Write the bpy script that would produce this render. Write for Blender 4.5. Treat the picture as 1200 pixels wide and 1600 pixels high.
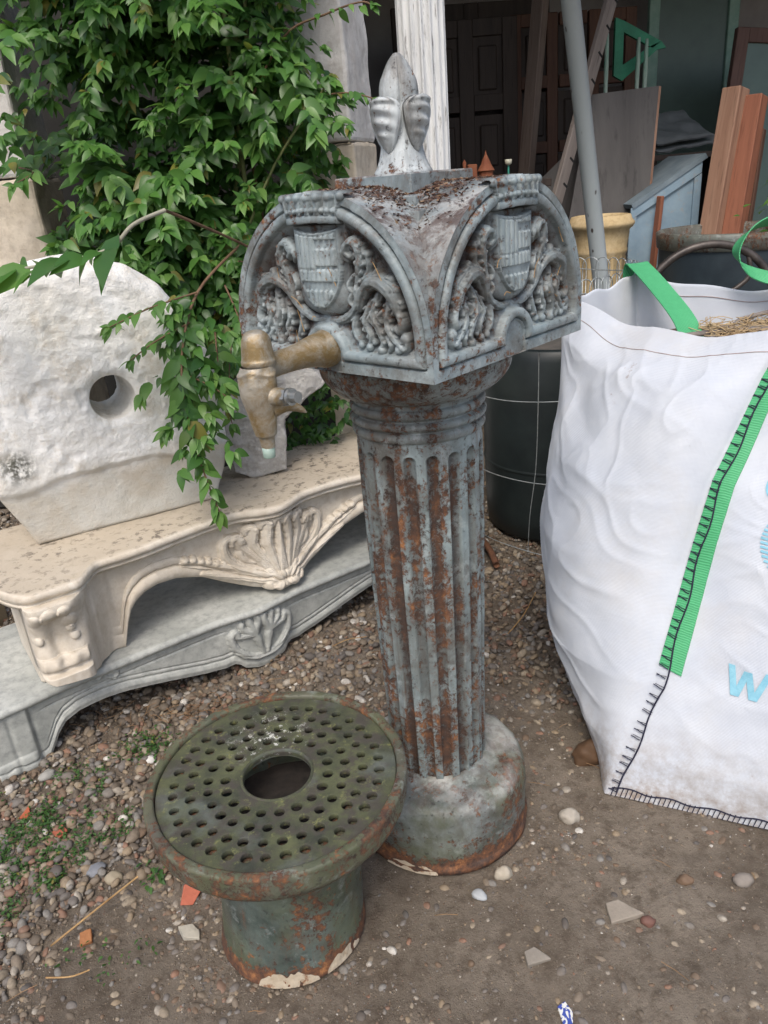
import bpy, bmesh, math, random
import numpy as np
from mathutils import Vector, Matrix

for o in list(bpy.data.objects): bpy.data.objects.remove(o)
SC = bpy.context.scene
COL = SC.collection

# ------------------------------------------------------------ camera, sky, sun, exposure
cd = bpy.data.cameras.new('camera'); cam = bpy.data.objects.new('camera', cd); COL.objects.link(cam)
cd.sensor_fit = 'VERTICAL'; cd.sensor_height = 36.0; cd.sensor_width = 27.0; cd.lens = 26.44
cd.clip_start = 0.02; cd.clip_end = 500
PI_, RO = 0.4092, -0.0834
fw = Vector((0, math.cos(PI_), -math.sin(PI_))); r_ = Vector((1, 0, 0)); u_ = r_.cross(fw)
Rv = math.cos(RO)*r_ + math.sin(RO)*u_; Uv = -math.sin(RO)*r_ + math.cos(RO)*u_
cam.matrix_world = Matrix(((Rv.x, Uv.x, -fw.x, 0), (Rv.y, Uv.y, -fw.y, 0), (Rv.z, Uv.z, -fw.z, 1.35), (0, 0, 0, 1)))
SC.camera = cam

SUN_EL, SUN_AZ = math.radians(56), math.radians(192)      # azimuth from +Y clockwise: behind the camera, a little left
w = bpy.data.worlds.new('World'); SC.world = w; w.use_nodes = True
wn = w.node_tree.nodes; wl = w.node_tree.links
bg = wn['Background']; bg.inputs['Strength'].default_value = 0.15
sky = wn.new('ShaderNodeTexSky'); sky.sky_type = 'NISHITA'; sky.sun_disc = False
sky.sun_elevation = SUN_EL; sky.sun_rotation = SUN_AZ; sky.dust_density = 4.0; sky.air_density = 1.0; sky.ozone_density = 1.0
wl.new(sky.outputs[0], bg.inputs[0])
sd = bpy.data.lights.new('sun', 'SUN'); sd.energy = 1.25; sd.angle = math.radians(22); sd.color = (1.0, 0.96, 0.9)
sun = bpy.data.objects.new('sun', sd); COL.objects.link(sun)
sdir = Vector((math.sin(SUN_AZ)*math.cos(SUN_EL), math.cos(SUN_AZ)*math.cos(SUN_EL), math.sin(SUN_EL)))
sun.rotation_euler = sdir.to_track_quat('Z', 'Y').to_euler(); sun.location = (-2, -3, 8)
SC.view_settings.view_transform = 'Standard'; SC.view_settings.look = 'None'
SC.view_settings.exposure = 0.50; SC.view_settings.gamma = 1.0; SC.view_settings.use_curve_mapping = False
SC.render.engine = 'CYCLES'

rng = np.random.default_rng(7); random.seed(7)

# ------------------------------------------------------------ helpers: noise
def _h(ix, iy, iz, seed):
    n = (ix.astype(np.int64)*374761393 + iy.astype(np.int64)*668265263 + iz.astype(np.int64)*2147483647 + seed*974634777) & 0xffffffff
    n = ((n ^ (n >> 13))*1274126177) & 0xffffffff
    n = (n ^ (n >> 16)) & 0xffff
    return n/65535.0*2-1
def vnoise(p, seed=0):
    p = np.asarray(p, float); f = np.floor(p); i = f.astype(int); t = p-f; t = t*t*(3-2*t)
    r = 0
    for dx in (0, 1):
        for dy in (0, 1):
            for dz in (0, 1):
                wgt = (t[..., 0] if dx else 1-t[..., 0])*(t[..., 1] if dy else 1-t[..., 1])*(t[..., 2] if dz else 1-t[..., 2])
                r = r+wgt*_h(i[..., 0]+dx, i[..., 1]+dy, i[..., 2]+dz, seed)
    return r
def fbm(p, oct=4, seed=0, gain=.5):
    p = np.asarray(p, float); a = 1; s = 0
    for k in range(oct):
        s = s+a*vnoise(p*2**k+k*17.3, seed+k); a *= gain
    return s
def P3(x, y, z):
    x, y, z = np.broadcast_arrays(x, y, z); return np.stack([x, y, z], -1).astype(float)
def sstep(a, b, x):
    t = np.clip((x-a)/(b-a), 0, 1); return t*t*(3-2*t)

# ------------------------------------------------------------ helpers: objects
def link(name, me, mat=None, parent=None):
    o = bpy.data.objects.new(name, me); COL.objects.link(o)
    if mat is not None and me is not None:
        for m in (mat if isinstance(mat, (list, tuple)) else [mat]):
            if m.name not in [q.name for q in me.materials if q]: me.materials.append(m)
    if parent is not None: o.parent = parent
    return o
def mesh(name, V, F, smooth=True):
    me = bpy.data.meshes.new(name); V = np.asarray(V, float).reshape(-1, 3)
    if isinstance(F, np.ndarray):
        nf, k = F.shape; me.vertices.add(len(V)); me.vertices.foreach_set('co', V.ravel())
        me.loops.add(nf*k); me.loops.foreach_set('vertex_index', F.ravel().astype(np.int32))
        me.polygons.add(nf); me.polygons.foreach_set('loop_start', np.arange(0, nf*k, k, dtype=np.int32))
        me.update(calc_edges=True)
    else:
        me.from_pydata([tuple(v) for v in V], [], F)
    me.polygons.foreach_set('use_smooth', [smooth]*len(me.polygons)); me.update()
    return me
def obj(name, V, F, mat, parent=None, smooth=True):
    return link(name, mesh(name, V, F, smooth), mat, parent)
def tag(o, label=None, cat=None, group=None, kind=None):
    if label: o['label'] = label
    if cat: o['category'] = cat
    if group: o['group'] = group
    if kind: o['kind'] = kind
    return o
def thing(name, label, cat, loc=(0, 0, 0), rz=0, group=None):
    o = bpy.data.objects.new(name, None); COL.objects.link(o); o.location = loc; o.rotation_euler = (0, 0, rz)
    o.empty_display_size = .1
    return tag(o, label, cat, group)
def rekey(o):      # keep world position of a mesh built in world coordinates when parented to a moved Empty
    o.matrix_parent_inverse = o.parent.matrix_basis.inverted(); return o
def gridF(nu, nv, closeu=False, closev=False, off=0):
    i = np.arange(nu if closeu else nu-1); j = np.arange(nv if closev else nv-1)
    I, J = np.meshgrid(i, j, indexing='ij'); I2 = (I+1) % nu; J2 = (J+1) % nv
    return (np.stack([I*nv+J, I2*nv+J, I2*nv+J2, I*nv+J2], -1).reshape(-1, 4)+off)
class MB:
    def __init__(s): s.V = []; s.F = []; s.n = 0
    def add(s, V, F):
        V = np.asarray(V, float).reshape(-1, 3)
        s.V.append(V); s.F += (np.asarray(F)+s.n).tolist() if isinstance(F, np.ndarray) else [tuple(int(k)+s.n for k in f) for f in F]; s.n += len(V); return s
    def box(s, c, d, M=None, bev=0.0):
        x, y, z = [q/2 for q in d]
        if bev <= 0:
            V = [(a*x, b*y, e*z) for a in (-1, 1) for b in (-1, 1) for e in (-1, 1)]
            F = [(0, 1, 3, 2), (4, 6, 7, 5), (0, 4, 5, 1), (2, 3, 7, 6), (0, 2, 6, 4), (1, 5, 7, 3)]
            V = np.array(V)
        else:
            bm = bmesh.new(); bmesh.ops.create_cube(bm, size=1)
            for v in bm.verts: v.co = Vector((v.co.x*d[0], v.co.y*d[1], v.co.z*d[2]))
            bmesh.ops.bevel(bm, geom=list(bm.edges), offset=bev, segments=1, affect='EDGES', profile=.5)
            V = np.array([v.co[:] for v in bm.verts]); F = [[v.index for v in f.verts] for f in bm.faces]
            bm.verts.index_update(); bm.free()
        if M is not None: V = V@np.array(M.to_3x3()).T
        return s.add(V+np.array(c), F)
    def tube(s, pts, r, n=8, cap=True, sq=None):
        pts = [Vector(p) for p in pts]; m = len(pts); rr = r if hasattr(r, '__len__') else [r]*m
        ref = Vector((0, 0, 1)); V = []; prev = None
        for i, p in enumerate(pts):
            t = (pts[min(i+1, m-1)]-pts[max(i-1, 0)]).normalized()
            if prev is None:
                a = t.cross(ref)
                if a.length < .1: a = t.cross(Vector((1, 0, 0)))
            else: a = prev-t*prev.dot(t)
            a.normalize(); b = t.cross(a); prev = a
            for k in range(n):
                th = 2*math.pi*k/n
                V.append(p+(a*math.cos(th)+b*math.sin(th))*rr[i])
        F = [(i*n+k, (i+1)*n+k, (i+1)*n+(k+1) % n, i*n+(k+1) % n) for i in range(m-1) for k in range(n)]
        if cap: F += [tuple(range(n))[::-1], tuple((m-1)*n+k for k in range(n))]
        F = [tuple(reversed(f)) for f in F]
        return s.add([v[:] for v in V], F)
    def lathe(s, prof, n=48, c=(0, 0, 0), cap=True):
        V = [(c[0]+r*math.cos(2*math.pi*k/n), c[1]+r*math.sin(2*math.pi*k/n), c[2]+z) for r, z in prof for k in range(n)]
        m = len(prof)
        F = [(i*n+k, i*n+(k+1) % n, (i+1)*n+(k+1) % n, (i+1)*n+k) for i in range(m-1) for k in range(n)]
        if cap: F += [tuple(range(n))[::-1], tuple((m-1)*n+k for k in range(n))]
        return s.add(V, F)
    def build(s, name, mat, parent=None, smooth=False):
        return obj(name, np.concatenate(s.V), s.F, mat, parent, smooth)
def rotz(a): return Matrix.Rotation(a, 4, 'Z')
def catmull(pts, n=8, closed=False):
    P = np.asarray(pts, float); m = len(P); out = []
    segs = m if closed else m-1
    for i in range(segs):
        g = lambda k: P[k % m] if closed else P[min(max(k, 0), m-1)]
        p0, p1, p2, p3 = g(i-1), g(i), g(i+1), g(i+2)
        for k in range(n):
            t = k/n
            out.append(.5*((2*p1)+(-p0+p2)*t+(2*p0-5*p1+4*p2-p3)*t*t+(-p0+3*p1-3*p2+p3)*t**3))
    if not closed: out.append(P[-1])
    return np.array(out)
def vattr(me, name, vals):
    a = me.attributes.new(name, 'FLOAT', 'POINT'); a.data.foreach_set('value', np.asarray(vals, np.float32).ravel())

# ------------------------------------------------------------ helpers: materials
class NB:
    def __init__(s, name, rough=.6, spec=.5, metal=0.0):
        s.m = bpy.data.materials.new(name); s.m.use_nodes = True; s.t = s.m.node_tree; s.n = s.t.nodes
        s.b = s.n['Principled BSDF']; s.out = s.n['Material Output']
        s.b.inputs['Roughness'].default_value = rough; s.b.inputs['Specular IOR Level'].default_value = spec
        s.b.inputs['Metallic'].default_value = metal
        s.tc = s.n.new('ShaderNodeTexCoord'); s.obj = s.tc.outputs['Object']
    def put(s, sock, v):
        if isinstance(v, bpy.types.NodeSocket): s.t.links.new(v, sock)
        elif hasattr(v, '__len__'): sock.default_value = (*v, 1) if len(v) == 3 and len(sock.default_value) == 4 else v
        else: sock.default_value = v
    def map(s, scale=(1, 1, 1), rot=(0, 0, 0), loc=(0, 0, 0), vec=None):
        k = s.n.new('ShaderNodeMapping'); s.put(k.inputs[0], vec or s.obj)
        k.inputs['Scale'].default_value = scale; k.inputs['Rotation'].default_value = rot; k.inputs['Location'].default_value = loc
        return k.outputs[0]
    def noise(s, scale, detail=6, rough=.6, dist=0, vec=None):
        k = s.n.new('ShaderNodeTexNoise'); s.put(k.inputs['Vector'], vec or s.obj)
        k.inputs['Scale'].default_value = scale; k.inputs['Detail'].default_value = detail
        k.inputs['Roughness'].default_value = rough; k.inputs['Distortion'].default_value = dist
        return k.outputs['Fac']
    def voro(s, scale, feature='F1', vec=None, out='Distance', rnd=1):
        k = s.n.new('ShaderNodeTexVoronoi'); k.feature = feature; s.put(k.inputs['Vector'], vec or s.obj)
        k.inputs['Scale'].default_value = scale; k.inputs['Randomness'].default_value = rnd; return k.outputs[out]
    def ramp(s, fac, stops, interp='LINEAR'):
        k = s.n.new('ShaderNodeValToRGB'); s.put(k.inputs[0], fac); e = k.color_ramp; e.interpolation = interp
        while len(e.elements) < len(stops): e.elements.new(.5)
        for q, (p, c) in zip(e.elements, stops):
            q.position = p; q.color = (c, c, c, 1) if not hasattr(c, '__len__') else (*c, 1)
        return k.outputs[0]
    def mix(s, f, a, b, blend='MIX'):
        k = s.n.new('ShaderNodeMix'); k.data_type = 'RGBA'; k.blend_type = blend
        s.put(k.inputs[0], f); s.put(k.inputs[6], a); s.put(k.inputs[7], b); return k.outputs[2]
    def mth(s, op, a, b=0.0, c=0.0, clamp=False):
        k = s.n.new('ShaderNodeMath'); k.operation = op; k.use_clamp = clamp
        s.put(k.inputs[0], a); s.put(k.inputs[1], b); s.put(k.inputs[2], c); return k.outputs[0]
    def attr(s, name):
        k = s.n.new('ShaderNodeAttribute'); k.attribute_name = name; return k.outputs['Fac']
    def sep(s, vec=None):
        k = s.n.new('ShaderNodeSeparateXYZ'); s.put(k.inputs[0], vec or s.obj); return k.outputs
    def island(s):
        g = s.n.new('ShaderNodeNewGeometry').outputs['Random Per Island']; o = s.n.new('ShaderNodeObjectInfo').outputs['Random']
        return s.mth('FRACT', s.mth('ADD', g, o))
    def bump(s, h, strength=.5, dist=.01, nrm=None):
        k = s.n.new('ShaderNodeBump'); s.put(k.inputs['Height'], h); k.inputs['Strength'].default_value = strength
        k.inputs['Distance'].default_value = dist
        if nrm is not None: s.t.links.new(nrm, k.inputs['Normal'])
        return k.outputs[0]
    def done(s, col, rough=None, nrm=None, metal=None):
        s.put(s.b.inputs['Base Color'], col)
        if rough is not None: s.put(s.b.inputs['Roughness'], rough)
        if metal is not None: s.put(s.b.inputs['Metallic'], metal)
        if nrm is not None: s.t.links.new(nrm, s.b.inputs['Normal'])
        return s.m

def m_iron(name, p1=(.15, .19, .205), p2=(.27, .325, .34), rust=.5, use_attr=False, topdirt=.0, lowrust=None, green=0.0, streak=True):
    N = NB(name, .5, .45)
    n1 = N.noise(9, 8, .65); paint = N.mix(N.ramp(n1, [(.40, 0), (.60, 1)]), p1, p2); gm_ = N.ramp(N.noise(6.5, 9, .72, .5, N.map(scale=(1, 1, .45), loc=(7, 1, 4))), [(.44, 0), (.62, .8)]); paint = N.mix(gm_, paint, (.10, .088, .072))
    pale = N.ramp(N.noise(23, 8, .7), [(.56, 0), (.7, 1)]); paint = N.mix(N.mth('MULTIPLY', pale, .5), paint, (.46, .50, .49))
    if green > 0:
        g = N.ramp(N.noise(6, 6, .6, vec=N.map(loc=(3, 1, 2))), [(.4, 0), (.6, 1)]); paint = N.mix(N.mth('MULTIPLY', g, green), paint, (.10, .11, .05))
    big = N.noise(4.5, 5, .6, vec=N.map(loc=(5, 5, 5)))
    fine = N.noise(75, 10, .8, .3)
    st = N.noise(20, 7, .7, vec=N.map(scale=(1, 1, .16))) if streak else N.noise(16, 6, .65)
    s = N.mth('ADD', N.mth('MULTIPLY', fine, .85), N.mth('ADD', N.mth('MULTIPLY', st, .5), N.mth('MULTIPLY', big, .42)))
    if use_attr: s = N.mth('ADD', s, N.mth('MULTIPLY', N.attr('recess_wear_shade'), .095))
    if lowrust: 
        z = N.sep()[2]; lr = N.mth('MULTIPLY_ADD', z, -1/lowrust, 1.0, clamp=True); s = N.mth('ADD', s, N.mth('MULTIPLY', lr, .42))
    th = 1.055-.2*rust
    mask = N.ramp(s, [(th-.04, 0), (th+.035, 1)])
    rc = N.ramp(N.noise(38, 8, .75), [(.3, (.022, .016, .014)), (.44, (.070, .038, .026)), (.56, (.16, .070, .034)), (.68, (.36, .16, .06))])
    col = N.mix(mask, paint, rc)
    # pits of bare dark metal / dirt
    pit = N.ramp(N.noise(70, 6, .7, vec=N.map(loc=(9, 2, 4))), [(.60, 0), (.68, 1)])
    run = N.ramp(N.noise(60, 8, .8, .2, N.map(scale=(1, 1, .05), loc=(3, 2, 1))), [(.57, 0), (.66, .7)]); col = N.mix(N.mth('MULTIPLY', run, 1.0 if streak else .4), col, (.13, .062, .035)); col = N.mix(N.mth('MULTIPLY', pit, .75), col, (.03, .027, .025))
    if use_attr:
        dm = N.mth('MULTIPLY', N.attr('recess_wear_shade'), N.ramp(N.noise(34, 8, .75, vec=N.map(loc=(6, 6, 1))), [(.30, .15), (.52, 1.15)])); col = N.mix(N.mth('MULTIPLY', dm, 1.1, clamp=True), col, (.045, .033, .028))  # grime in flutes and carving, deepened as painted recess shade for contrast
    if topdirt > 0:
        g = N.n.new('ShaderNodeNewGeometry'); nz = N.sep(g.outputs['Normal'])[2]
        up = N.ramp(nz, [(.35, 0), (.85, 1)]); dn = N.ramp(N.noise(26, 9, .75, .4), [(.47, 0), (.56, 1)])
        pl = N.ramp(N.noise(10, 6, .6, vec=N.map(loc=(1, 7, 3))), [(.42, 0), (.6, 1)])
        col = N.mix(N.mth('MULTIPLY', N.mth('MULTIPLY', up, pl), .6), col, (.50, .49, .46))
        col = N.mix(N.mth('MULTIPLY', N.mth('MULTIPLY', up, dn), topdirt), col, (.075, .045, .035))
    h = N.mth('ADD', N.mth('MULTIPLY', mask, .5), N.mth('ADD', N.mth('MULTIPLY', fine, .6), N.mth('MULTIPLY', pit, -.4)))
    rg = N.mix(mask, (.42, .42, .42), (.85, .85, .85))
    return N.done(col, rg, N.bump(h, .55, .004))

def m_simple(name, c1, c2, scale=8, rough=.7, bump=.3, bd=.004, spec=.4, detail=7, stretch=(1, 1, 1), spots=None, spotscale=30, metal=0, lo=.35, hi=.65):
    N = NB(name, rough, spec, metal); v = N.map(scale=stretch)
    n = N.noise(scale, detail, .65, .2, v); col = N.mix(N.ramp(n, [(lo, 0), (hi, 1)]), c1, c2)
    f = N.noise(scale*6, 6, .7, 0, v)
    if spots is not None: col = N.mix(N.ramp(N.noise(spotscale, 6, .7, vec=N.map(loc=(4, 8, 1))), [(.56, 0), (.64, .9)]), col, spots)
    return N.done(col, None, N.bump(N.mth('ADD', n, N.mth('MULTIPLY', f, .5)), bump, bd))
def m_wood(name, c1, c2, axis=2, rough=.65, scale=14, bump=.4):
    st = [1, 1, 1]; st[axis] = .06
    N = NB(name, rough, .3); v = N.map(scale=tuple(st)); n = N.noise(scale, 8, .7, .6, v); g = N.noise(scale*7, 5, .6, 0, v)
    col = N.mix(N.ramp(n, [(.3, 0), (.7, 1)]), c1, c2); d = tuple(q*.35 for q in c1)
    col = N.mix(N.ramp(g, [(.55, 0), (.75, .7)]), col, d)
    return N.done(col, None, N.bump(g, bump, .003))
# ------------------------------------------------------------ ground
def ground_z(x, y):
    p = P3(x, y, 0)
    z = .018*fbm(p*1.7, 3, 3)+.010*fbm(p*7, 3, 11)+.0055*fbm(p*24, 3, 21)
    flat = np.exp(-(((x-.08)**2+(y-1.35)**2)/.13))+np.exp(-(((x+.24)**2+(y-1.1)**2)/.10))+np.exp(-(((x-.9)**2+(y-1.7)**2)/.5))
    return z*(1-.75*np.clip(flat, 0, 1))-.006
xs = np.concatenate([[-60, -25, -10, -5, -3, -2.2], np.arange(-1.7, 2.0, .011), [2.3, 3, 5, 10, 25, 60]])
ys = np.concatenate([[-60, -25, -8, -3, -1, 0, .4], np.arange(.6, 3.6, .011), [3.8, 4.2, 5, 7, 10, 25, 60]])
X, Y = np.meshgrid(xs, ys, indexing='ij')
inn = (X > -2) & (X < 2.1) & (Y > .5) & (Y < 3.7)
Z = np.where(inn, ground_z(X, Y), -.006)
N = NB('soil', .9, .25)
a = N.noise(3.0, 8, .65); b = N.noise(28, 9, .72); c = N.noise(170, 6, .8)
col = N.mix(N.ramp(a, [(.35, 0), (.65, 1)]), (.195, .160, .122), (.285, .24, .188))
col = N.mix(N.ramp(b, [(.46, 0), (.62, .75)]), col, (.115, .088, .064))
col = N.mix(N.ramp(c, [(.60, 0), (.72, .7)]), col, (.32, .26, .19))
damp = N.ramp(N.noise(1.6, 6, .6, vec=N.map(loc=(3, 1, 0))), [(.40, 0), (.6, 1)]); col = N.mix(N.mth('MULTIPLY', damp, .35), col, (.10, .075, .052)); col = N.mix(N.ramp(N.voro(150), [(.10, .5), (.22, 0)]), col, (.36, .31, .24))
M_soil = N.done(col, N.mix(damp, (.9, .9, .9), (.6, .6, .6)), N.bump(N.mth('ADD', N.mth('MULTIPLY', b, 1.2), N.mth('MULTIPLY', c, .7)), 1.0, .010))
tag(obj('ground', P3(X, Y, Z).reshape(-1, 3), gridF(len(xs), len(ys)), M_soil), kind='structure')

# ------------------------------------------------------------ fountain materials
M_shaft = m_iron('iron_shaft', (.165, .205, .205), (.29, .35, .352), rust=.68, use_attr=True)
M_head = m_iron('iron_head', (.19, .235, .25), (.34, .39, .40), rust=.48, topdirt=.95, streak=False)
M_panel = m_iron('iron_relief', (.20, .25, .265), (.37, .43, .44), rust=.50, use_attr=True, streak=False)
M_bell = m_iron('iron_bell', (.15, .175, .17), (.25, .29, .29), rust=.66)
M_plinth = m_iron('iron_plinth', (.085, .095, .08), (.24, .27, .27), rust=.50, lowrust=.055, green=.7, topdirt=.35, streak=False)
M_fin = m_iron('iron_finial', (.44, .48, .49), (.58, .62, .62), rust=.22, streak=False)
FX, FY, FA = .0781, 1.3487, .813
ftn = thing('fountain', 'tall cast iron drinking fountain with fluted column, blue grey paint and rust', 'fountain', (FX, FY, 0), FA)
HS = .2129; ZH = 1.0847; ZS = .0508

# plinth: round cast foot
def plinth():
    prof = [(0.0, .0), (.190, .0), (.1985, .003), (.1985, .014), (.194, .020), (.193, .035), (.193, .11), (.192, .135), (.188, .150), (.180, .160), (.168, .166), (.150, .169), (.128, .170), (.116, .173), (.111, .180), (.10, .182)]
    P = []
    for (r0, z0), (r1, z1) in zip(prof[:-1], prof[1:]):
        k = max(1, int(math.hypot(r1-r0, z1-z0)/.006))
        P += [(r0+(r1-r0)*t/k, z0+(z1-z0)*t/k) for t in range(k)]
    P.append(prof[-1]); P = np.array(P); n = 160; th = np.linspace(0, 2*np.pi, n, endpoint=False)
    R = P[:, 0][:, None]*np.ones(n); Zz = P[:, 1][:, None]*np.ones(n)
    p = P3(R*np.cos(th), R*np.sin(th), Zz)
    d = .0026*fbm(p*22, 3, 5)*(R > .05)
    V = P3((R+d)*np.cos(th), (R+d)*np.sin(th), Zz+d*.4)
    return obj('plinth', V.reshape(-1, 3), gridF(len(P), n, closev=True)[:, ::-1], M_plinth, ftn)
plinth()

def shaft():
    zz = np.unique(np.concatenate([np.linspace(.155, .20, 30), np.linspace(.20, .880, 60), np.linspace(.880, .930, 36), [.940]]))
    n = 18*20; th = np.linspace(0, 2*np.pi, n, endpoint=False)
    T, Zz = np.meshgrid(th, zz, indexing='xy')
    R = .1055+(.1165-.1055)*sstep(.15, .9, Zz)
    sp = 2*np.pi/18; x = ((T/sp) % 1-.5)*sp*R; hw = .0108
    dz = np.maximum(0, np.maximum(Zz-.902, .175-Zz)); q = np.sqrt(x**2+dz**2)/hw
    q2 = np.clip(1-q**2, 0, 1); dep = .0095*np.sqrt(q2)
    lip = np.exp(-((q-1.12)/.10)**2)*.0012
    p = P3(np.cos(T)*R, np.sin(T)*R, Zz)
    R2 = R-dep+lip+.0007*fbm(p*30, 3, 9)
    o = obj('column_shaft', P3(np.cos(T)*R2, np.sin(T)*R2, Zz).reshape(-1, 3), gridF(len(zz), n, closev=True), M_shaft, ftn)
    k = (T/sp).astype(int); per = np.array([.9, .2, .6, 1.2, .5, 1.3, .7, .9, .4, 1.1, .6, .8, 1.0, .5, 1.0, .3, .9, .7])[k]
    vattr(o.data, 'recess_wear_shade', (np.sqrt(q2)*per*.62).ravel())
shaft()
def lathe_part(name, prof, mat, n=96, parent=ftn, amp=.0, loc=None):
    m = MB(); pr = []
    for (r0, z0), (r1, z1) in zip(prof[:-1], prof[1:]):
        k = max(1, int(math.hypot(r1-r0, z1-z0)/.004)); pr += [(r0+(r1-r0)*t/k, z0+(z1-z0)*t/k) for t in range(k)]
    pr.append(prof[-1]); m.lathe(pr, n, cap=False); V = np.concatenate(m.V)
    if amp: V = V*(1+amp*fbm(V*25, 3, 4)[:, None]*np.array([1, 1, .3]))
    return obj(name, V, m.F, mat, parent, True)
def ring(z, r, h, b):      # half round moulding
    return [(r+b*math.sin(t), z-h/2*math.cos(t)) for t in np.linspace(0, math.pi, 9)]
lathe_part('neck_ring', [(.116, .934)]+ring(.945, .1165, .018, .007)+[(.117, .956)]+ring(.966, .1175, .016, .009)+[(.118, .976)]+ring(.987, .118, .018, .007)+[(.118, .998), (.119, 1.006)], M_bell)
bell = [(.118, 1.000)]+[(.118+.055*(math.sin(t)**1.5), 1.004+.055*(1-math.cos(t))) for t in np.linspace(0, math.pi/2, 14)]+[(.176, 1.064), (.175, 1.071), (.166, 1.075), (.16, 1.083)]
lathe_part('bell_capital', bell, M_bell)

# head: two crossing barrel vaults
def arch(u):
    return ZS+np.sqrt(np.clip(HS**2-u**2, 0, None))
def head():
    m = MB(); nt = 64; t = np.linspace(-np.pi/2, np.pi/2, nt*2+1); ub = HS*np.sin(t)
    for q in range(4):
        s = np.linspace(0, 1, 24); U, S = np.meshgrid(ub, s, indexing='ij')
        y = -HS+S*(HS-np.abs(U)); z = ZH+arch(U)
        c, sn = round(math.cos(q*math.pi/2)), round(math.sin(q*math.pi/2))
        m.add(P3(c*U-sn*y, sn*U+c*y, z).reshape(-1, 3), gridF(len(ub), 24))
    for sx, sy in ((-1, -1), (1, -1), (1, 1), (-1, 1)):
        pass
    m.add([(-HS, -HS, ZH), (HS, -HS, ZH), (HS, HS, ZH), (-HS, HS, ZH)], [(0, 3, 2, 1)])
    o = m.build('vaulted_roof', M_head, ftn, True)
    me = o.data; P = np.array([v.co[:] for v in me.vertices]); 
    dn = .0012*fbm(P*14, 3, 8); me.vertices.foreach_set('co', (P+np.stack([0*dn, 0*dn, np.where(P[:, 2] > ZH+.09, dn, 0)], 1)).ravel()); me.update()
head()

# ---- relief panel (shared by the four faces), face frame: x across, y up, z out
def d_niche(U, V):
    vv = np.maximum(V-.026, 0); return np.sqrt(U**2+vv**2)-.029
def panel_h(U, V):
    da = np.where(V > ZS, HS-np.sqrt(U**2+(V-ZS)**2), HS-np.abs(U)); d0 = np.minimum(da, V-.004)
    dn = d_niche(U, V)+.012
    d = np.minimum(d0, dn)
    z = np.zeros_like(U)
    z = z-.0075*sstep(.0125, .0135, d)+.0075*sstep(.0155, .0165, d)
    roll = np.clip(1-((d-.0235)/.0075)**2, 0, None); z = z+.0055*np.sqrt(roll)
    fall = sstep(.0305, .0325, d); z = z*(1-fall)-fall*(.0075+.009*sstep(.0325, .050, d))
    far = sstep(.050, .0515, d); z = z-far*.0015
    inside = sstep(.0, -.0015, d_niche(U, V)); z = z*(1-inside)-.0045*inside
    return z+.0005*fbm(P3(U, V, 0)*60, 3, 2)
def face_frame(i):
    # i = 0: the face seen left (-x), 1: the face seen right (-y), 2: +x, 3: +y
    nrm = [Vector((-1, 0, 0)), Vector((0, -1, 0)), Vector((1, 0, 0)), Vector((0, 1, 0))][i]
    up = Vector((0, 0, 1)); rt = up.cross(nrm)
    c = nrm*HS+Vector((0, 0, ZH))
    return Matrix(((rt.x, up.x, nrm.x, c.x), (rt.y, up.y, nrm.y, c.y), (rt.z, up.z, nrm.z, c.z), (0, 0, 0, 1)))
t = np.linspace(-np.pi/2, np.pi/2, 281); ub = HS*np.sin(t); ub = np.sort(np.unique(np.concatenate([ub, np.linspace(-.06, .06, 81)])))
vb = np.linspace(0, 1, 181); U, T = np.meshgrid(ub, vb, indexing='ij'); V = T*arch(U)
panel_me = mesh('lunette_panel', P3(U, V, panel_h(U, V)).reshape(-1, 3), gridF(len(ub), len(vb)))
hh = panel_h(U, V); vattr(panel_me, 'recess_wear_shade', np.clip((-.004-hh)/.012, 0, 1).ravel()*.75)

def stroke(U, V, H, pts, w, h, groove=0, power=.45, n=9):
    p = catmull(pts, n); m = len(p); s = np.linspace(0, 1, m)
    ww = np.interp(s, np.linspace(0, 1, len(w)), w); hv = np.interp(s, np.linspace(0, 1, len(h)), h)
    if groove: al = np.concatenate([[0], np.cumsum(np.hypot(*np.diff(p, axis=0).T))]); ww = ww*(1+.07*np.sin(al/(ww.mean()*1.9)*2*np.pi))
    mar = ww.max()*1.2
    sel = (U > p[:, 0].min()-mar) & (U < p[:, 0].max()+mar) & (V > p[:, 1].min()-mar) & (V < p[:, 1].max()+mar)
    if not sel.any(): return H
    u, v = U[sel], V[sel]; best = np.full(u.shape, -1.0)
    for i in range(m-1):
        a, b = p[i], p[i+1]; ab = b-a; L2 = ab@ab+1e-12
        tt = np.clip(((u-a[0])*ab[0]+(v-a[1])*ab[1])/L2, 0, 1)
        du = u-a[0]-tt*ab[0]; dv = v-a[1]-tt*ab[1]; d = np.hypot(du, dv)
        wl_ = ww[i]+(ww[i+1]-ww[i])*tt; hl = hv[i]+(hv[i+1]-hv[i])*tt
        q = d/np.maximum(wl_, 1e-5); k = np.clip(1-q*q, 0, None)**power*hl
        if groove:
            vg = np.abs(np.sin(np.pi*q*1.75+.0)); k = k*(1-groove*.55*(1-np.clip(vg, 0, 1)**.8))
        k = np.where(q < 1, k, -1)
        best = np.maximum(best, k)
    H[sel] = np.maximum(H[sel], best); return H
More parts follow.
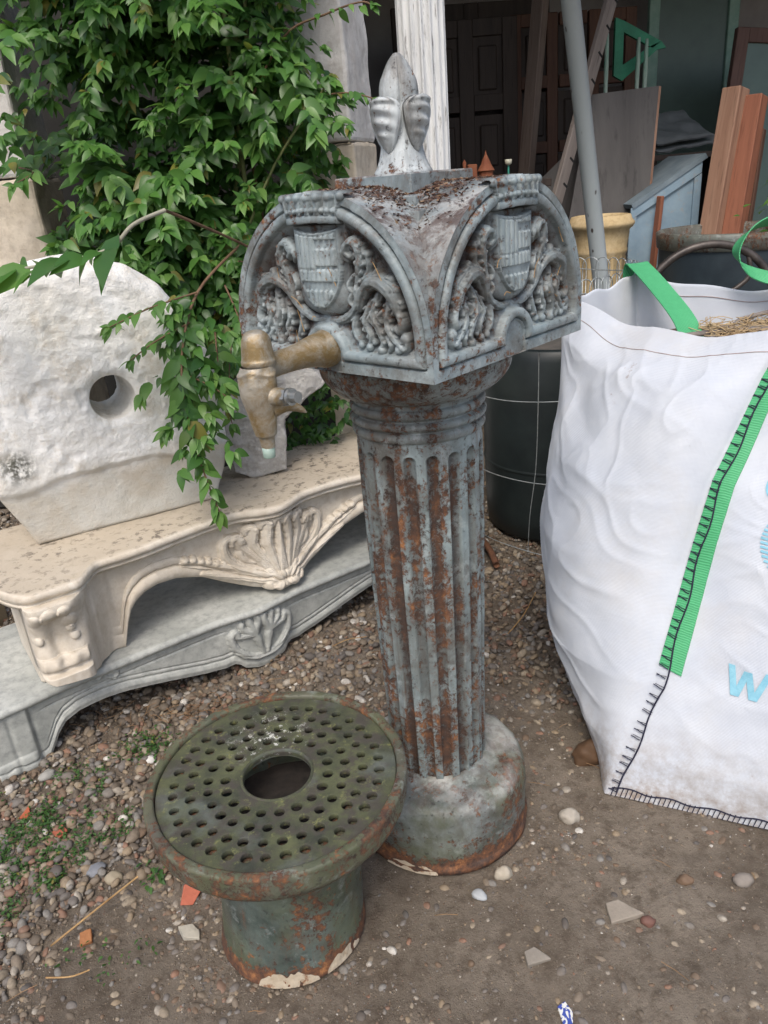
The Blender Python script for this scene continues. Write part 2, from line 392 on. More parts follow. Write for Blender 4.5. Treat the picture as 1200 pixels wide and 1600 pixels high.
def relief_obj(name, x0, x1, y0, y1, step, fn, mat, parent, zbase, mask=.0004):
    xs_ = np.arange(x0, x1+step/2, step); ys_ = np.arange(y0, y1+step/2, step)
    U, V = np.meshgrid(xs_, ys_, indexing='ij'); H = fn(U, V)
    Z = np.where(H > mask, zbase+H, zbase-.002)
    F = gridF(len(xs_), len(ys_)); keep = (H.ravel()[F] > mask).any(1)
    F = F[keep]; used = np.unique(F); mp = -np.ones(U.size, int); mp[used] = np.arange(len(used))
    P = P3(U, V, Z).reshape(-1, 3)[used]
    o = obj(name, P, mp[F], mat, parent)
    hu = H.ravel()[used]; vattr(o.data, 'recess_wear_shade', np.clip(1-hu/(np.percentile(hu, 70)+1e-6), 0, 1)*.8)
    return o
BZ = -.0185
def leaf_design(sgn):
    def fn(U, V):
        U = U*sgn; H = np.full(U.shape, -1.0)
        S = lambda p, w, h, **k: stroke(U, V, H, p, [q*.80 for q in w], [q*1.10 for q in h], **k)
        def lobes(p, side, k, ln, wd, h0, s0=.15, s1=.95):
            c = catmull(p, 10); al = np.concatenate([[0], np.cumsum(np.hypot(*np.diff(c, axis=0).T))])
            for i in range(k):
                l = (s0+(s1-s0)*i/max(1, k-1))*al[-1]; b = np.array([np.interp(l, al, c[:, 0]), np.interp(l, al, c[:, 1])]); b2 = np.array([np.interp(min(l+.002, al[-1]), al, c[:, 0]), np.interp(min(l+.002, al[-1]), al, c[:, 1])]); b0 = np.array([np.interp(max(l-.002, 0), al, c[:, 0]), np.interp(max(l-.002, 0), al, c[:, 1])])
                t = b2-b0; t /= np.linalg.norm(t)+1e-9; n_ = np.array([-t[1], t[0]])*side; L_ = ln*(1-.35*abs(2*i/max(1, k-1)-1))
                stroke(U, V, H, [b, b+n_*L_*.5+t*L_*.25, b+n_*L_*.9+t*L_*.75, b+n_*L_*.75+t*L_*1.15], [wd*.7, wd, wd*.85, wd*.6], [h0*.7, h0, h0*1.12, h0*.95], power=.4, n=4)
        B1 = [(.068, .100), (.080, .122), (.098, .137), (.118, .138), (.137, .127), (.147, .108), (.150, .090)]
        lobes(B1, 1, 7, .013, .0052, .017); lobes(B1, -1, 6, .012, .0048, .018, .3, .9)
        lobes([(.133, .118), (.130, .098), (.128, .080), (.136, .062), (.150, .050)], 1, 5, .010, .0042, .017); lobes([(.133, .118), (.130, .098), (.128, .080), (.136, .062)], -1, 4, .010, .0042, .016)
        lobes([(.112, .122), (.106, .104), (.105, .086), (.112, .070), (.116, .052)], 1, 5, .009, .0042, .018); lobes([(.112, .122), (.106, .104), (.105, .086), (.112, .070)], -1, 4, .009, .0040, .017)
        lobes([(.092, .108), (.085, .092), (.084, .078), (.090, .062)], -1, 4, .009, .0040, .015); lobes([(.062, .088), (.058, .072), (.064, .056)], -1, 3, .008, .0038, .013)
        lobes([(.072, .126), (.078, .150), (.084, .170), (.083, .186)], -1, 5, .011, .0045, .018); lobes([(.078, .150), (.084, .170), (.080, .190), (.066, .196)], 1, 5, .012, .0046, .018)
        # main stem and upper volute
        S([(.006, .080), (.028, .079), (.05, .088), (.066, .104), (.072, .126), (.078, .150), (.084, .170), (.083, .186), (.073, .194), (.063, .190), (.060, .180), (.066, .174)], [.008, .010, .011, .012, .012, .011, .010, .009], [.010, .014, .016, .017, .020, .023, .024, .02], groove=.45)
        S([(.066, .192), (.056, .186), (.053, .174), (.058, .167)], [.007, .008, .006], [.018, .021, .014])
        S([(.075, .150), (.064, .144), (.057, .132), (.061, .124)], [.007, .007, .006], [.012, .017, .016], groove=.4)
        S([(.073, .130), (.062, .122), (.056, .110), (.060, .103)], [.006, .007, .006], [.010, .016, .014])
        # upper outer tendrils
        S([(.080, .135), (.092, .148), (.098, .163), (.096, .175)], [.008, .007, .005], [.014, .014, .016], groove=.4)
        S([(.088, .130), (.102, .145), (.112, .150)], [.006, .006, .006], [.012, .013, .016])
        # big arching leaf
        S([(.068, .100), (.080, .122), (.098, .137), (.118, .138), (.137, .127), (.147, .108), (.150, .090)], [.010, .014, .016, .017, .017, .014, .009], [.012, .018, .023, .026, .026, .022, .016], groove=.55)
        S([(.150, .098), (.157, .082), (.152, .070), (.143, .074)], [.009, .009, .008], [.018, .02, .016])
        # hanging lobes beneath the arch
        S([(.133, .118), (.132, .100), (.128, .082), (.136, .064), (.150, .050), (.161, .046), (.165, .056)], [.010, .011, .011, .010, .009, .007], [.014, .018, .019, .018, .018, .018], groove=.5)
        S([(.112, .122), (.106, .106), (.104, .090), (.112, .072), (.117, .055), (.113, .042)], [.009, .011, .012, .011, .008], [.012, .019, .021, .018, .016], groove=.55)
        S([(.092, .108), (.086, .094), (.083, .080), (.092, .064), (.089, .048)], [.008, .009, .009, .007], [.010, .016, .017, .014], groove=.45)
        S([(.060, .088), (.058, .072), (.064, .056), (.070, .046)], [.007, .008, .008, .006], [.010, .015, .015, .012], groove=.4)
        S([(.122, .098), (.116, .090), (.119, .082)], [.006, .007, .005], [.018, .022, .017])
        S([(.098, .094), (.094, .086), (.099, .078)], [.005, .006, .005], [.016, .020, .015])
        S([(.125, .060), (.133, .050), (.128, .040)], [.007, .008, .006], [.015, .019, .015])
        for bu, bv, br in ((.113, .040, .0085), (.088, .043, .0075), (.071, .045, .0065), (.161, .060, .0095), (.146, .044, .008), (.096, .176, .0065), (.113, .151, .0065), (.140, .142, .006), (.098, .051, .005), (.155, .105, .006)):
            q = np.hypot(U-bu, V-bv)/br; H[:] = np.maximum(H, np.where(q < 1, .010+br*1.15*np.sqrt(np.clip(1-q*q, 0, 1)), -1))
        H[:] = H+np.where(H > 0, .0012*fbm(P3(U, V, 0)*110, 2, 6), 0)
        return H
    return fn
def shield_fn(U, V):
    # back cartouche then tall pointed shield with raised bars
    H = np.full(U.shape, -1.0)
    c = np.hypot(U/.060, (V-.118)/.034); H = np.where((c < 1) & (V < .15), .016*np.sqrt(np.clip(1-c*c, 0, 1))+.002, H)
    H = np.where((np.abs(U) < .056) & (V > .125) & (V < .218), np.maximum(H, .010), H)
    t_ = np.clip((V-.098)/.07, 0, 1); hw = .047*np.sqrt(np.clip(1-(1-t_)**2, 0, 1))*1.0
    top = .2135-.010*(1-(U/.047)**2)*.6
    ins = (np.abs(U) < hw) & (V > .098) & (V < top)
    base = .0235-.006*(U/.047)**2
    ed = np.minimum(hw-np.abs(U), top-V)
    z = base-.0018*sstep(.0035, .0045, ed)
    lx = (U+.001)/.0105; fx = np.abs((lx % 1)-.5); bar = sstep(.40, .30, fx)
    vv = (V-.098)/.030; row = np.floor(vv); fr = vv-row
    pat = np.where(((row.astype(int) % 2) == 0), sstep(.05, .12, fr)*sstep(.98-.25*fx, .90-.25*fx, fr), sstep(.30, .36, fr)*sstep(.97, .92, fr))
    left = U < -.001
    pat = np.where(left & (V > .155), 1.0, pat)
    z = z+.0042*bar*pat*sstep(.004, .006, ed)
    rz = np.exp(-((V-.1555)/.0016)**2)*.0012; z = z-rz*(ed > .004)
    return np.where(ins, z, H)
def crown_fn(U, V):
    H = np.full(U.shape, -1.0); cv = .012*(1-(U/.062)**2)
    k = .020+.009*(1-(U/.062)**2)
    b0, b1 = .2175+cv*.3, .229+cv*.3
    H = np.where((np.abs(U) < .0535) & (V > b0) & (V < b1), k+.003*np.sqrt(np.clip(1-((V-(b0+b1)/2)/.0057)**2, 0, 1)), H)
    tt = (V-b1)/(.264-b1); half = .0535+.0085*np.clip(tt, 0, 1)
    top = .262-.004*(U/.06)**2+.003*np.cos(U/.0092*math.pi)
    ins = (np.abs(U) < half) & (V >= b1) & (V < top)
    pr = np.abs(((U/(1+.13*np.clip(tt, 0, 1))/.0185+.5) % 1)-.5)
    z = k-.005+.008*sstep(.40-.12*np.abs(tt-.5), .2, pr)
    H = np.where(ins, z, H)
    for i in range(-5, 6):
        u0 = i*.0098; q = np.hypot(U-u0, V-(.2355+cv*.3))/.0046; H = np.maximum(H, np.where(q < 1, k+.006*np.sqrt(np.clip(1-q*q, 0, 1)), -1))
    for i in range(-3, 4):
        u0 = i*.0185*1.12; q = np.hypot(U-u0, V-.256)/.0068; H = np.maximum(H, np.where(q < 1, k+.007*np.sqrt(np.clip(1-q*q, 0, 1)), -1))
    return H
protos = []
for i in range(4):
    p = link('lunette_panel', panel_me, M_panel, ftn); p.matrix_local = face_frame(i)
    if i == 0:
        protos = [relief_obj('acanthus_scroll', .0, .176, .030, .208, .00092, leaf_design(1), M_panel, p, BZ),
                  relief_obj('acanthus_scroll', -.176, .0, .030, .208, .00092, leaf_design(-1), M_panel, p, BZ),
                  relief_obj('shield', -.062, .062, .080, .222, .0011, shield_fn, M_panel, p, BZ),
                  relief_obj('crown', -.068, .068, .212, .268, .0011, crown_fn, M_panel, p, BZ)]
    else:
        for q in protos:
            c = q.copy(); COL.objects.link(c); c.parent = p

# stepped plates, finial
def plate(name, half, z0, z1, bev=.0025):
    return MB().box((0, 0, (z0+z1)/2), (2*half, 2*half, z1-z0), bev=bev).build(name, M_head, ftn)
plate('stepped_plate', .140, 1.20, 1.3145); plate('stepped_plate', .113, 1.30, 1.3335); plate('finial_plate', .0815, 1.332, 1.3645)
def finial():
    pr = [(.044, 0), (.043, .004), (.0395, .010), (.0355, .020), (.032, .034), (.030, .050), (.0285, .070), (.0285, .090), (.030, .100), (.0312, .110), (.0308, .122), (.0285, .134), (.0225, .146), (.0165, .157), (.010, .1655), (.005, .1700), (.0, .1708)]
    P = catmull(np.array(pr), 5); n = 96; th = np.linspace(0, 2*np.pi, n, endpoint=False)
    R = P[:, 0][:, None]*np.ones(n); Zz = P[:, 1][:, None]*np.ones(n)
    bud = sstep(.085, .105, Zz); sq = 1-sstep(.03, .09, Zz)
    seam = np.exp(-(((th-np.pi/4) % (np.pi/2)-0)**2)/.004)+np.exp(-((((th-np.pi/4) % (np.pi/2))-np.pi/2)**2)/.004)
    cs = np.abs(np.cos(2*th)); R2 = R*(1-bud*.13*seam)*(1+sq*.10*(1-cs))
    return obj('finial', P3(R2*np.cos(th), R2*np.sin(th), Zz+1.3645).reshape(-1, 3), gridF(len(P), n, closev=True)[:, ::-1], M_fin, ftn)
fin = finial()
def fleaf():
    # tongue shaped leaf, top bulging out, tip hanging down; local x out, y across, z up
    nu, nv = 48, 33; s = np.linspace(0, 1, nu); q = np.linspace(-1, 1, nv); S, Q = np.meshgrid(s, q, indexing='ij')
    zc = .030+.080*S; wd = .0335*np.sqrt(np.clip(1-(1-np.clip(S/.78, 0, 1))**1.7, 0, 1))*np.sqrt(np.clip(1-np.clip((S-.78)/.22, 0, 1)**2, 0, 1))
    out = .031+.0165*np.sin(np.clip(S, 0, 1)*np.pi*.66)**1.1-.004*Q**2
    rim = np.exp(-((np.abs(Q)-.86)/.12)**2)*.0035+np.exp(-((S-.93)/.05)**2)*.003
    wav = .0030*np.sin(S*26+2.0*Q+2.0*Q**2)*np.exp(-(Q/.55)**2)*sstep(.2, .4, S)*(1-sstep(.85, .95, S))
    out = out+rim+wav; back = out-.012
    az = Q*wd/.0335*.74; out = out+.004*(1-Q**2); f = P3(out*np.cos(az), out*np.sin(az), zc); rb = .0265+0*out; b = P3(rb*np.cos(az), rb*np.sin(az), zc)
    V = np.concatenate([f.reshape(-1, 3), b.reshape(-1, 3)]); F = gridF(nu, nv); n0 = nu*nv
    Fs = [tuple(x) for x in F]+[tuple(x[::-1]+n0) for x in F]
    bd = [i*nv for i in range(nu)]+[(nu-1)*nv+j for j in range(1, nv)]+[i*nv+nv-1 for i in range(nu-2, -1, -1)]+[j for j in range(nv-2, 0, -1)]
    for a_, b_ in zip(bd, bd[1:]+bd[:1]): Fs.append((a_, b_, b_+n0, a_+n0))
    return mesh('finial_leaf', V, Fs)
fl = fleaf()
for i in range(4):
    o = link('finial_leaf', fl, M_fin, ftn); o.location = (0, 0, 1.3645); o.rotation_euler = (0, 0, i*math.pi/2)

# tap on the left face: local x of fountain, pointing -x
N = NB('tap_brass', .42, .5, .45); n1 = N.noise(22, 9, .75, .6); n2 = N.noise(55, 9, .75)
col = N.mix(N.ramp(n1, [(.42, 0), (.58, 1)]), (.27, .19, .085), (.40, .36, .29)); col = N.mix(N.ramp(n2, [(.55, 0), (.7, .6)]), col, (.33, .36, .33))
M_brass = N.done(col, N.ramp(n1, [(.3, .28), (.7, .5)]), N.bump(N.mth('ADD', n1, n2), .5, .004))
tx = -HS-.138; tz = 1.121
tap = MB().tube([(-HS+.004, 0, tz), (-HS-.004, 0, tz), (-HS-.010, 0, tz), (-HS-.020, 0, tz+.001), (-HS-.035, 0, tz+.001), (-HS-.055, 0, tz), (-HS-.08, 0, tz-.001), (-HS-.105, 0, tz-.002), (tx+.01, 0, tz-.003)], [.029, .030, .0285, .0265, .0235, .0205, .0185, .018, .019], 40).build('tap', M_brass, ftn, True)
def dome(z0): 
    return [(.0205, z0-.012), (.0225, z0), (.0250, z0+.005), (.0256, z0+.010), (.0240, z0+.014), (.0230, z0+.024), (.0215, z0+.036), (.0180, z0+.046), (.011, z0+.052), (.0, z0+.054)]
def lp(name, prof, parent, c, n=48, tilt=None):
    pr = catmull(np.array(prof), 4); m = MB().lathe([tuple(x) for x in pr], n, c, cap=False)
    return obj(name, np.concatenate(m.V), m.F, M_brass, parent, True)
lp('tap_cap', dome(1.121), tap, (tx, 0, 0))
def tapbody():
    zc = np.linspace(1.124, 1.000, 70); n = 56; th = np.linspace(0, 2*np.pi, n, endpoint=False)
    s = (1.124-zc)/.124
    r = np.interp(s, [0, .08, .2, .35, .5, .7, .84, .87, 1.0], [.024, .0265, .0275, .0255, .0230, .0195, .0160, .0120, .0105])
    R = r[:, None]*np.ones(n); S = s[:, None]*np.ones(n)
    # folded collar at the shoulder and a bird-like breast
    R = R+.0025*np.sin(5*th+2)*np.exp(-((S-.12)/.1)**2)+.004*np.exp(-((S-.33)/.16)**2)*np.clip(np.cos(th-np.pi), 0, 1)+.0018*np.exp(-((S-.07-.03*np.sin(3*th))/.02)**2)
    cx = tx-.004-.002*np.sin(S*3)
    return obj('tap_body', P3(cx+R*np.cos(th), R*np.sin(th), zc[:, None]*np.ones(n)).reshape(-1, 3), gridF(70, n, closev=True)[:, ::-1], M_brass, tap)
tapbody()
m = MB(); m.tube([(tx, -.015, 1.080), (tx+.002, -.036, 1.080), (tx+.004, -.047, 1.081)], [.0135, .0135, .012], 20)
m.build('tap_button', M_brass, tap, True)
M_nut = m_simple('zinc_nut', (.22, .23, .23), (.35, .36, .35), 20, .4, metal=.8)
m = MB(); m.tube([(tx+.004, -.045, 1.081), (tx+.0045, -.052, 1.0815)], .0135, 6); m.tube([(tx+.005, -.053, 1.082), (tx+.0055, -.058, 1.082)], .0125, 24); m.tube([(tx+.0055, -.057, 1.082), (tx+.006, -.070, 1.083)], .0085, 12)
m.build('tap_nut', M_nut, tap, False)
m = MB(); m.tube(catmull([(tx+.005, -.012, 1.058), (tx+.020, -.022, 1.061), (tx+.036, -.030, 1.055), (tx+.048, -.036, 1.045)], 6), np.interp(np.linspace(0, 1, 19), [0, .3, .8, 1], [.013, .010, .005, .001]), 14)
m.build('tap_hook', M_brass, tap, True)
M_clear = m_simple('greenish_nozzle', (.25, .36, .30), (.33, .42, .37), 20, .2)
m = MB().lathe([(.0088, .984), (.0096, .985), (.0100, 1.003)], 24, (tx-.005, 0, 0)); m.build('tap_nozzle', M_clear, tap, True)

# leaf litter lying on the head
def shards(n, fnpos, size, name, mat, parent=None, flat=.6, seed=1, label=None, kind='stuff'):
    R = np.random.default_rng(seed); V = []; F = []
    for i in range(n):
        p = np.array(fnpos(R)); L = size*R.uniform(.4, 1.3); W = L*R.uniform(.12, .6)
        a = R.normal(size=3); a[2] *= 1-flat; a /= np.linalg.norm(a); b = R.normal(size=3); b[2] *= 1-flat; b -= a*(a@b); b /= np.linalg.norm(b); c = np.cross(a, b)
        k = len(V); V += [p-a*L+c*L*.1, p+b*W, p+a*L+c*L*.25, p-b*W, p+c*W*.5]
        F += [(k, k+3, k+4), (k+3, k+2, k+4), (k+2, k+1, k+4), (k+1, k, k+4)]
    o = obj(name, np.array(V), F, mat, parent, False); tag(o, label, kind=kind); return o
N = NB('leaf_litter', .9, .2); r = N.island(); M_litter = N.done(N.ramp(r, [(0, (.035, .02, .015)), (.4, (.085, .045, .032)), (.75, (.14, .08, .055)), (.95, (.26, .18, .11))]))
def lpos(R):
    while True:
        x, y = R.normal(0, .085, 2)-.05
        if abs(x) > HS-.01 or abs(y) > HS-.01: continue
        if abs(x) < .083 and abs(y) < .083: continue
        ok = min(abs(x), abs(y)) < .15
        z = ZH+max(float(arch(np.array(x))), float(arch(np.array(y))))
        for hf, zt in ((.140, 1.3145), (.113, 1.3335)):
            if abs(x) < hf and abs(y) < hf: z = max(z, zt)
        if ok and z > 1.285: return (x, y, z+.0015)
shards(1800, lpos, .0042, 'leaf_litter', M_litter, ftn, .8, 3)
M_straw = m_simple('straw', (.30, .17, .07), (.45, .30, .14), 20, .8)
def straws(parent, spots, name='dry_needle', mat=None, r=.0006):
    for a_, b_ in spots:
        a_, b_ = np.array(a_), np.array(b_); md = (a_+b_)/2+np.array([.002, .003, .003])
        MB().tube(catmull([a_, md, b_], 4), r, 5).build(name, mat or M_straw, parent, True)
R_ = np.random.default_rng(5); sp = []
for i in range(16):      # needles caught on both carved faces
    u, v = R_.uniform(-.15, .15), R_.uniform(.05, .17); a = R_.uniform(0, math.pi); L = R_.uniform(.006, .018); z0 = HS+R_.uniform(.0, .006)
    p, q = (u-L*math.cos(a), v-L*math.sin(a)), (u+L*math.cos(a), v+L*math.sin(a))
    if i % 2: sp.append(((p[0], -z0, ZH+p[1]), (q[0], -z0-.003, ZH+q[1])))
    else: sp.append(((-z0, p[0], ZH+p[1]), (-z0-.003, q[0], ZH+q[1])))
straws(ftn, sp)

# ------------------------------------------------------------ grated drain stand
GX, GY, GZ, GR = -.2386, 1.0972, .3675, .2407
N = NB('mossy_iron', .75, .35); n1 = N.noise(11, 8, .7); n2 = N.noise(48, 8, .75); n3 = N.noise(26, 7, .7, vec=N.map(loc=(4, 4, 4)))
col = N.mix(N.ramp(n1, [(.38, 0), (.62, 1)]), (.038, .042, .030), (.098, .106, .052))
col = N.mix(N.ramp(n3, [(.47, 0), (.58, .85)]), col, (.060, .052, .044)); col = N.mix(N.ramp(n2, [(.57, 0), (.66, .8)]), col, (.19, .195, .075))
col = N.mix(N.ramp(N.noise(7, 6, .6, vec=N.map(loc=(2, 9, 1))), [(.56, 0), (.68, .6)]), col, (.13, .15, .135))
dv = N.n.new('ShaderNodeVectorMath'); dv.operation = 'DISTANCE'; N.put(dv.inputs[0], N.obj); dv.inputs[1].default_value = (-.015, .112, .005)
sp_ = N.mth('MULTIPLY', N.ramp(dv.outputs['Value'], [(.02, 1), (.095, 0)]), N.ramp(N.noise(60, 8, .8), [(.56, 0), (.60, .9)]))
col = N.mix(sp_, col, (.68, .68, .62))
M_moss = N.done(col, None, N.bump(N.mth('ADD', n2, n3), .6, .004))
M_rim = m_iron('rusty_rim', (.075, .085, .06), (.135, .14, .10), rust=.72, green=.6, streak=False)
M_body = m_iron('stand_body', (.045, .062, .054), (.11, .14, .125), rust=.22, green=.65, lowrust=.05)
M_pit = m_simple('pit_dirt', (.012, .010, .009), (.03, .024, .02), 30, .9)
gr = thing('drain_stand', 'round mossy iron drain stand with a perforated lid and rusty rim', 'drain', (GX, GY, 0), .1)
prof = [(.138, .0), (.143, .0), (.146, .004), (.1435, .02), (.141, .045), (.139, .10), (.1385, .20), (.139, .232), (.1425, .2345), (.1425, .242), (.139, .245), (.138, .300)]
pdo = lathe_part('pedestal', prof+[(.130, .302), (.128, .1), (.128, 0)], M_body, 96, gr, .012)
def lean(o):
    me = o.data; P = np.array([v.co[:] for v in me.vertices]); k = 1-np.clip(P[:, 2]/.3, 0, 1); P[:, 0] += .012-.026*k; P[:, 1] -= .016*k; me.vertices.foreach_set('co', P.ravel()); me.update()
lean(pdo)
rp = [(.136, .283), (.15, .286), (.175, .291), (.205, .297), (.226, .306), (.236, .320), (.2395, .328), (.2410, .338), (.2412, .3655), (.2395, .3700), (.237, .3710), (.2265, .3708), (.2235, .3690), (.2228, .3640), (.222, .352), (.212, .350), (.15, .346), (.145, .30)]
lathe_part('rim', rp, M_rim, 128, gr, .006)
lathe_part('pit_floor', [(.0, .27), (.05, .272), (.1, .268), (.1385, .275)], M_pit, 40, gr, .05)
def lid():
    cu = bpy.data.curves.new('lid', 'CURVE'); cu.dimensions = '2D'; cu.fill_mode = 'BOTH'; cu.extrude = .0045; cu.bevel_depth = .0012; cu.bevel_resolution = 1
    def circ(x, y, r, n):
        s = cu.splines.new('POLY'); s.points.add(n-1); s.use_cyclic_u = True
        for k in range(n): s.points[k].co = (x+r*math.cos(2*math.pi*k/n), y+r*math.sin(2*math.pi*k/n), 0, 1)
    circ(0, 0, .2205, 140); circ(0, 0, .0640, 64)
    RR = random.Random(3)
    for rad, n, ph in ((.1905, 37, .02), (.160, 31, .1), (.1275, 25, .05), (.0955, 19, .12)):
        for k in range(n):
            a = 2*math.pi*k/n+ph+RR.uniform(-.012, .012); circ(rad*math.cos(a), rad*math.sin(a), .0109*RR.uniform(.88, 1.05), 14)
    o = bpy.data.objects.new('tmp', cu); COL.objects.link(o); bpy.context.view_layer.update()
    me = bpy.data.meshes.new_from_object(o.evaluated_get(bpy.context.evaluated_depsgraph_get())); bpy.data.objects.remove(o); me.name = 'perforated_lid'
    me.materials.clear(); l = link('perforated_lid', me, M_moss, gr); l.location = (0, 0, GZ-.010)
    MB().lathe([(.0632, -.008), (.0627, .0055), (.0645, .0076), (.0668, .0076), (.0690, .0055)], 64, (0, 0, GZ-.010), cap=False).build('collar', M_moss, gr, True)
lid()
M_cream = m_simple('cream_residue', (.38, .31, .22), (.50, .43, .33), 30, .85, .8, .003, spots=(.20, .09, .04), spotscale=22)
def patch(parent, r, a0, a1, z0, z1, seed, name='bare_cement_patch', off=.0012):
    # peeled area at the foot showing pale cement, its outline broken
    nu, nv = 60, 14; A = np.linspace(a0, a1, nu); Tt = np.linspace(0, 1, nv); AA, TT = np.meshgrid(A, Tt, indexing='ij')
    e = np.clip(np.sin((AA-a0)/(a1-a0)*np.pi), 0, 1)**.45; top = z0+(z1-z0)*e*(.85+.25*fbm(P3(AA*9, 0, seed), 3, seed))
    Zz = z0+(top-z0)*TT; Rr = np.interp(Zz, [0, .004, .02, .045, .1], r)+off+.0007*fbm(P3(AA*20, Zz*90, 1), 3, 2)
    return obj(name, P3(Rr*np.cos(AA), Rr*np.sin(AA), Zz).reshape(-1, 3), gridF(nu, nv), M_cream, parent)
rr = [.143, .146, .1435, .141, .139]; d2 = math.radians
lean(patch(gr, rr, d2(-112)-.1, d2(-66)-.1, .004, .036, 2)); lean(patch(gr, rr, d2(-60)-.1, d2(-25)-.1, .006, .034, 5))
pr_ = [.1985, .1985, .194, .1925, .192]
patch(ftn, pr_, d2(-132)-FA, d2(-98)-FA, .004, .024, 8)

# ------------------------------------------------------------ carved mantelpieces
def m_stone(name, c1, c2, c3, dirt, sc=5, rough=.75, vein=None, topstain=0, bump=.35):
    N = NB(name, rough, .3); n1 = N.noise(sc, 9, .65, .4); n2 = N.noise(sc*7, 8, .7); n3 = N.noise(sc*22, 5, .7)
    col = N.mix(N.ramp(n1, [(.35, 0), (.62, 1)]), c1, c2); col = N.mix(N.ramp(n2, [(.45, 0), (.68, .7)]), col, c3)
    if vein is not None: col = N.mix(N.ramp(N.noise(sc*1.7, 8, .7, 1.2, N.map(scale=(1, 1, 2.2), loc=(1, 5, 2))), [(.46, 0), (.495, .75), (.53, 0)]), col, vein)
    if topstain:
        g = N.n.new('ShaderNodeNewGeometry'); nz = N.sep(g.outputs['Normal'])[2]; up = N.ramp(nz, [(.75, 0), (.97, 1)])
        pitm = N.ramp(N.noise(34, 6, .72, 0, N.map(scale=(1, 1, .3))), [(.53, 0), (.59, .9)]); big = N.ramp(N.noise(5, 5, .6, vec=N.map(loc=(8, 3, 0))), [(.38, .15), (.62, 1)])
        col = N.mix(N.mth('MULTIPLY', up, .75), col, (.44, .375, .285))
        col = N.mix(N.mth('MULTIPLY', N.mth('MULTIPLY', up, pitm), N.mth('MULTIPLY', big, topstain)), col, dirt)
    else: col = N.mix(N.ramp(n3, [(.62, 0), (.74, .6)]), col, dirt)
    return N.done(col, None, N.bump(N.mth('ADD', n2, N.mth('MULTIPLY', n3, .6)), bump, .004))
M_cream_st = m_stone('cream_marble', (.56, .495, .40), (.66, .605, .515), (.47, .40, .305), (.12, .10, .08), 5, .7, topstain=1.0)
M_gray_st = m_stone('grey_marble', (.34, .355, .33), (.48, .49, .455), (.21, .22, .21), (.55, .54, .49), 5, .5, bump=.2)
def mantel(root, L, depth, ztop, plan, th, prof, zlow, relief, mat, setback, thick, nu=420, nvv=150, shelfname='shelf', friezename='frieze'):
    # shelf slab: section profile swept along the serpentine front (local x along, y back, z up)
    us = np.linspace(-.058, L+.058, 260); pf = plan(us)
    pr = np.array(prof); k = len(pr)
    U, K = np.meshgrid(us, np.arange(k), indexing='ij'); Yf = pf[:, None]+pr[:, 0][None]; Zf = ztop+pr[:, 1][None]+0*U
    rough_ = .0016*fbm(P3(U, Yf, Zf)*np.array([18, 18, 30]), 4, 7)
    front = P3(U, Yf+rough_, Zf+rough_*.6)
    # top sheet
    nb = 60; tb = np.linspace(0, 1, nb); Ut, Tb = np.meshgrid(us, tb, indexing='ij'); y0 = front[:, 0, 1][:, None]; z0 = front[:, 0, 2][:, None]
    Yt = y0+(depth-y0)*Tb; Zt = z0*(1-sstep(0, .08, Tb))+(ztop+.0015*fbm(P3(Ut, Yt, 0)*16, 4, 9))*sstep(0, .08, Tb)
    m = MB(); m.add(front.reshape(-1, 3), gridF(len(us), k)); m.add(P3(Ut, Yt, Zt).reshape(-1, 3), gridF(len(us), nb)[:, ::-1])
    # underside, back and ends
    yb = front[:, -1, 1]; zb = front[:, -1, 2]
    m.add(np.concatenate([np.stack([us, yb, zb], 1), np.stack([us, 0*us+depth, zb], 1)]), [(i, i+1, i+1+len(us), i+len(us)) for i in range(len(us)-1)][::1])
    m.add(np.concatenate([np.stack([us, 0*us+depth, 0*us+ztop], 1), np.stack([us, 0*us+depth, zb], 1)]), [(i, i+1, i+1+len(us), i+len(us)) for i in range(len(us)-1)])
    for e in (0, -1):
        loop = [tuple(p) for p in front[e]]+[(us[e], depth, zb[e]), (us[e], depth, ztop)]
        m.add(loop, [tuple(range(len(loop)))])
    m.build(shelfname, mat, root, True)
    # frieze with its carving
    u = np.linspace(0, L, nu); lo = zlow(u); hi = ztop+prof[-1][1]+.002+.012*(u < .15); s = np.linspace(0, 1, nvv); U, S = np.meshgrid(u, s, indexing='ij')
    Zf = lo[:, None]+(hi-lo)[:, None]*S; base = plan(U)+setback; Hh = relief(U, Zf, lo[:, None])
    Hh = Hh+.0008*fbm(P3(U, 0, Zf)*np.array([30, 1, 30]), 3, 5)
    f = P3(U, base-Hh, Zf); b = P3(U, base+thick, Zf); n0 = nu*nvv
    F = gridF(nu, nvv); Fs = np.concatenate([F, F[:, ::-1]+n0])
    e1_ = np.array([(i*nvv, (i*nvv)+n0, (i+1)*nvv+n0, (i+1)*nvv) for i in range(nu-1)])
    e2_ = np.array([(j+1, j+1+n0, j+n0, j) for j in range(nvv-1)]); e3_ = np.array([((nu-1)*nvv+j, (nu-1)*nvv+j+n0, (nu-1)*nvv+j+1+n0, (nu-1)*nvv+j+1) for j in range(nvv-1)])
    obj(friezename, np.concatenate([f.reshape(-1, 3), b.reshape(-1, 3)]), np.concatenate([Fs, e1_, e2_, e3_, np.array([((i+1)*nvv+nvv-1, (i+1)*nvv+nvv-1+n0, i*nvv+nvv-1+n0, i*nvv+nvv-1) for i in range(nu-1)])]), mat, root, True)
def nf(U, Z, c, r):      # soft round blob
    q = np.hypot((U-c[0]), (Z-c[1]))/r; return np.where(q < 1, np.sqrt(np.clip(1-q*q, 0, 1)), 0)

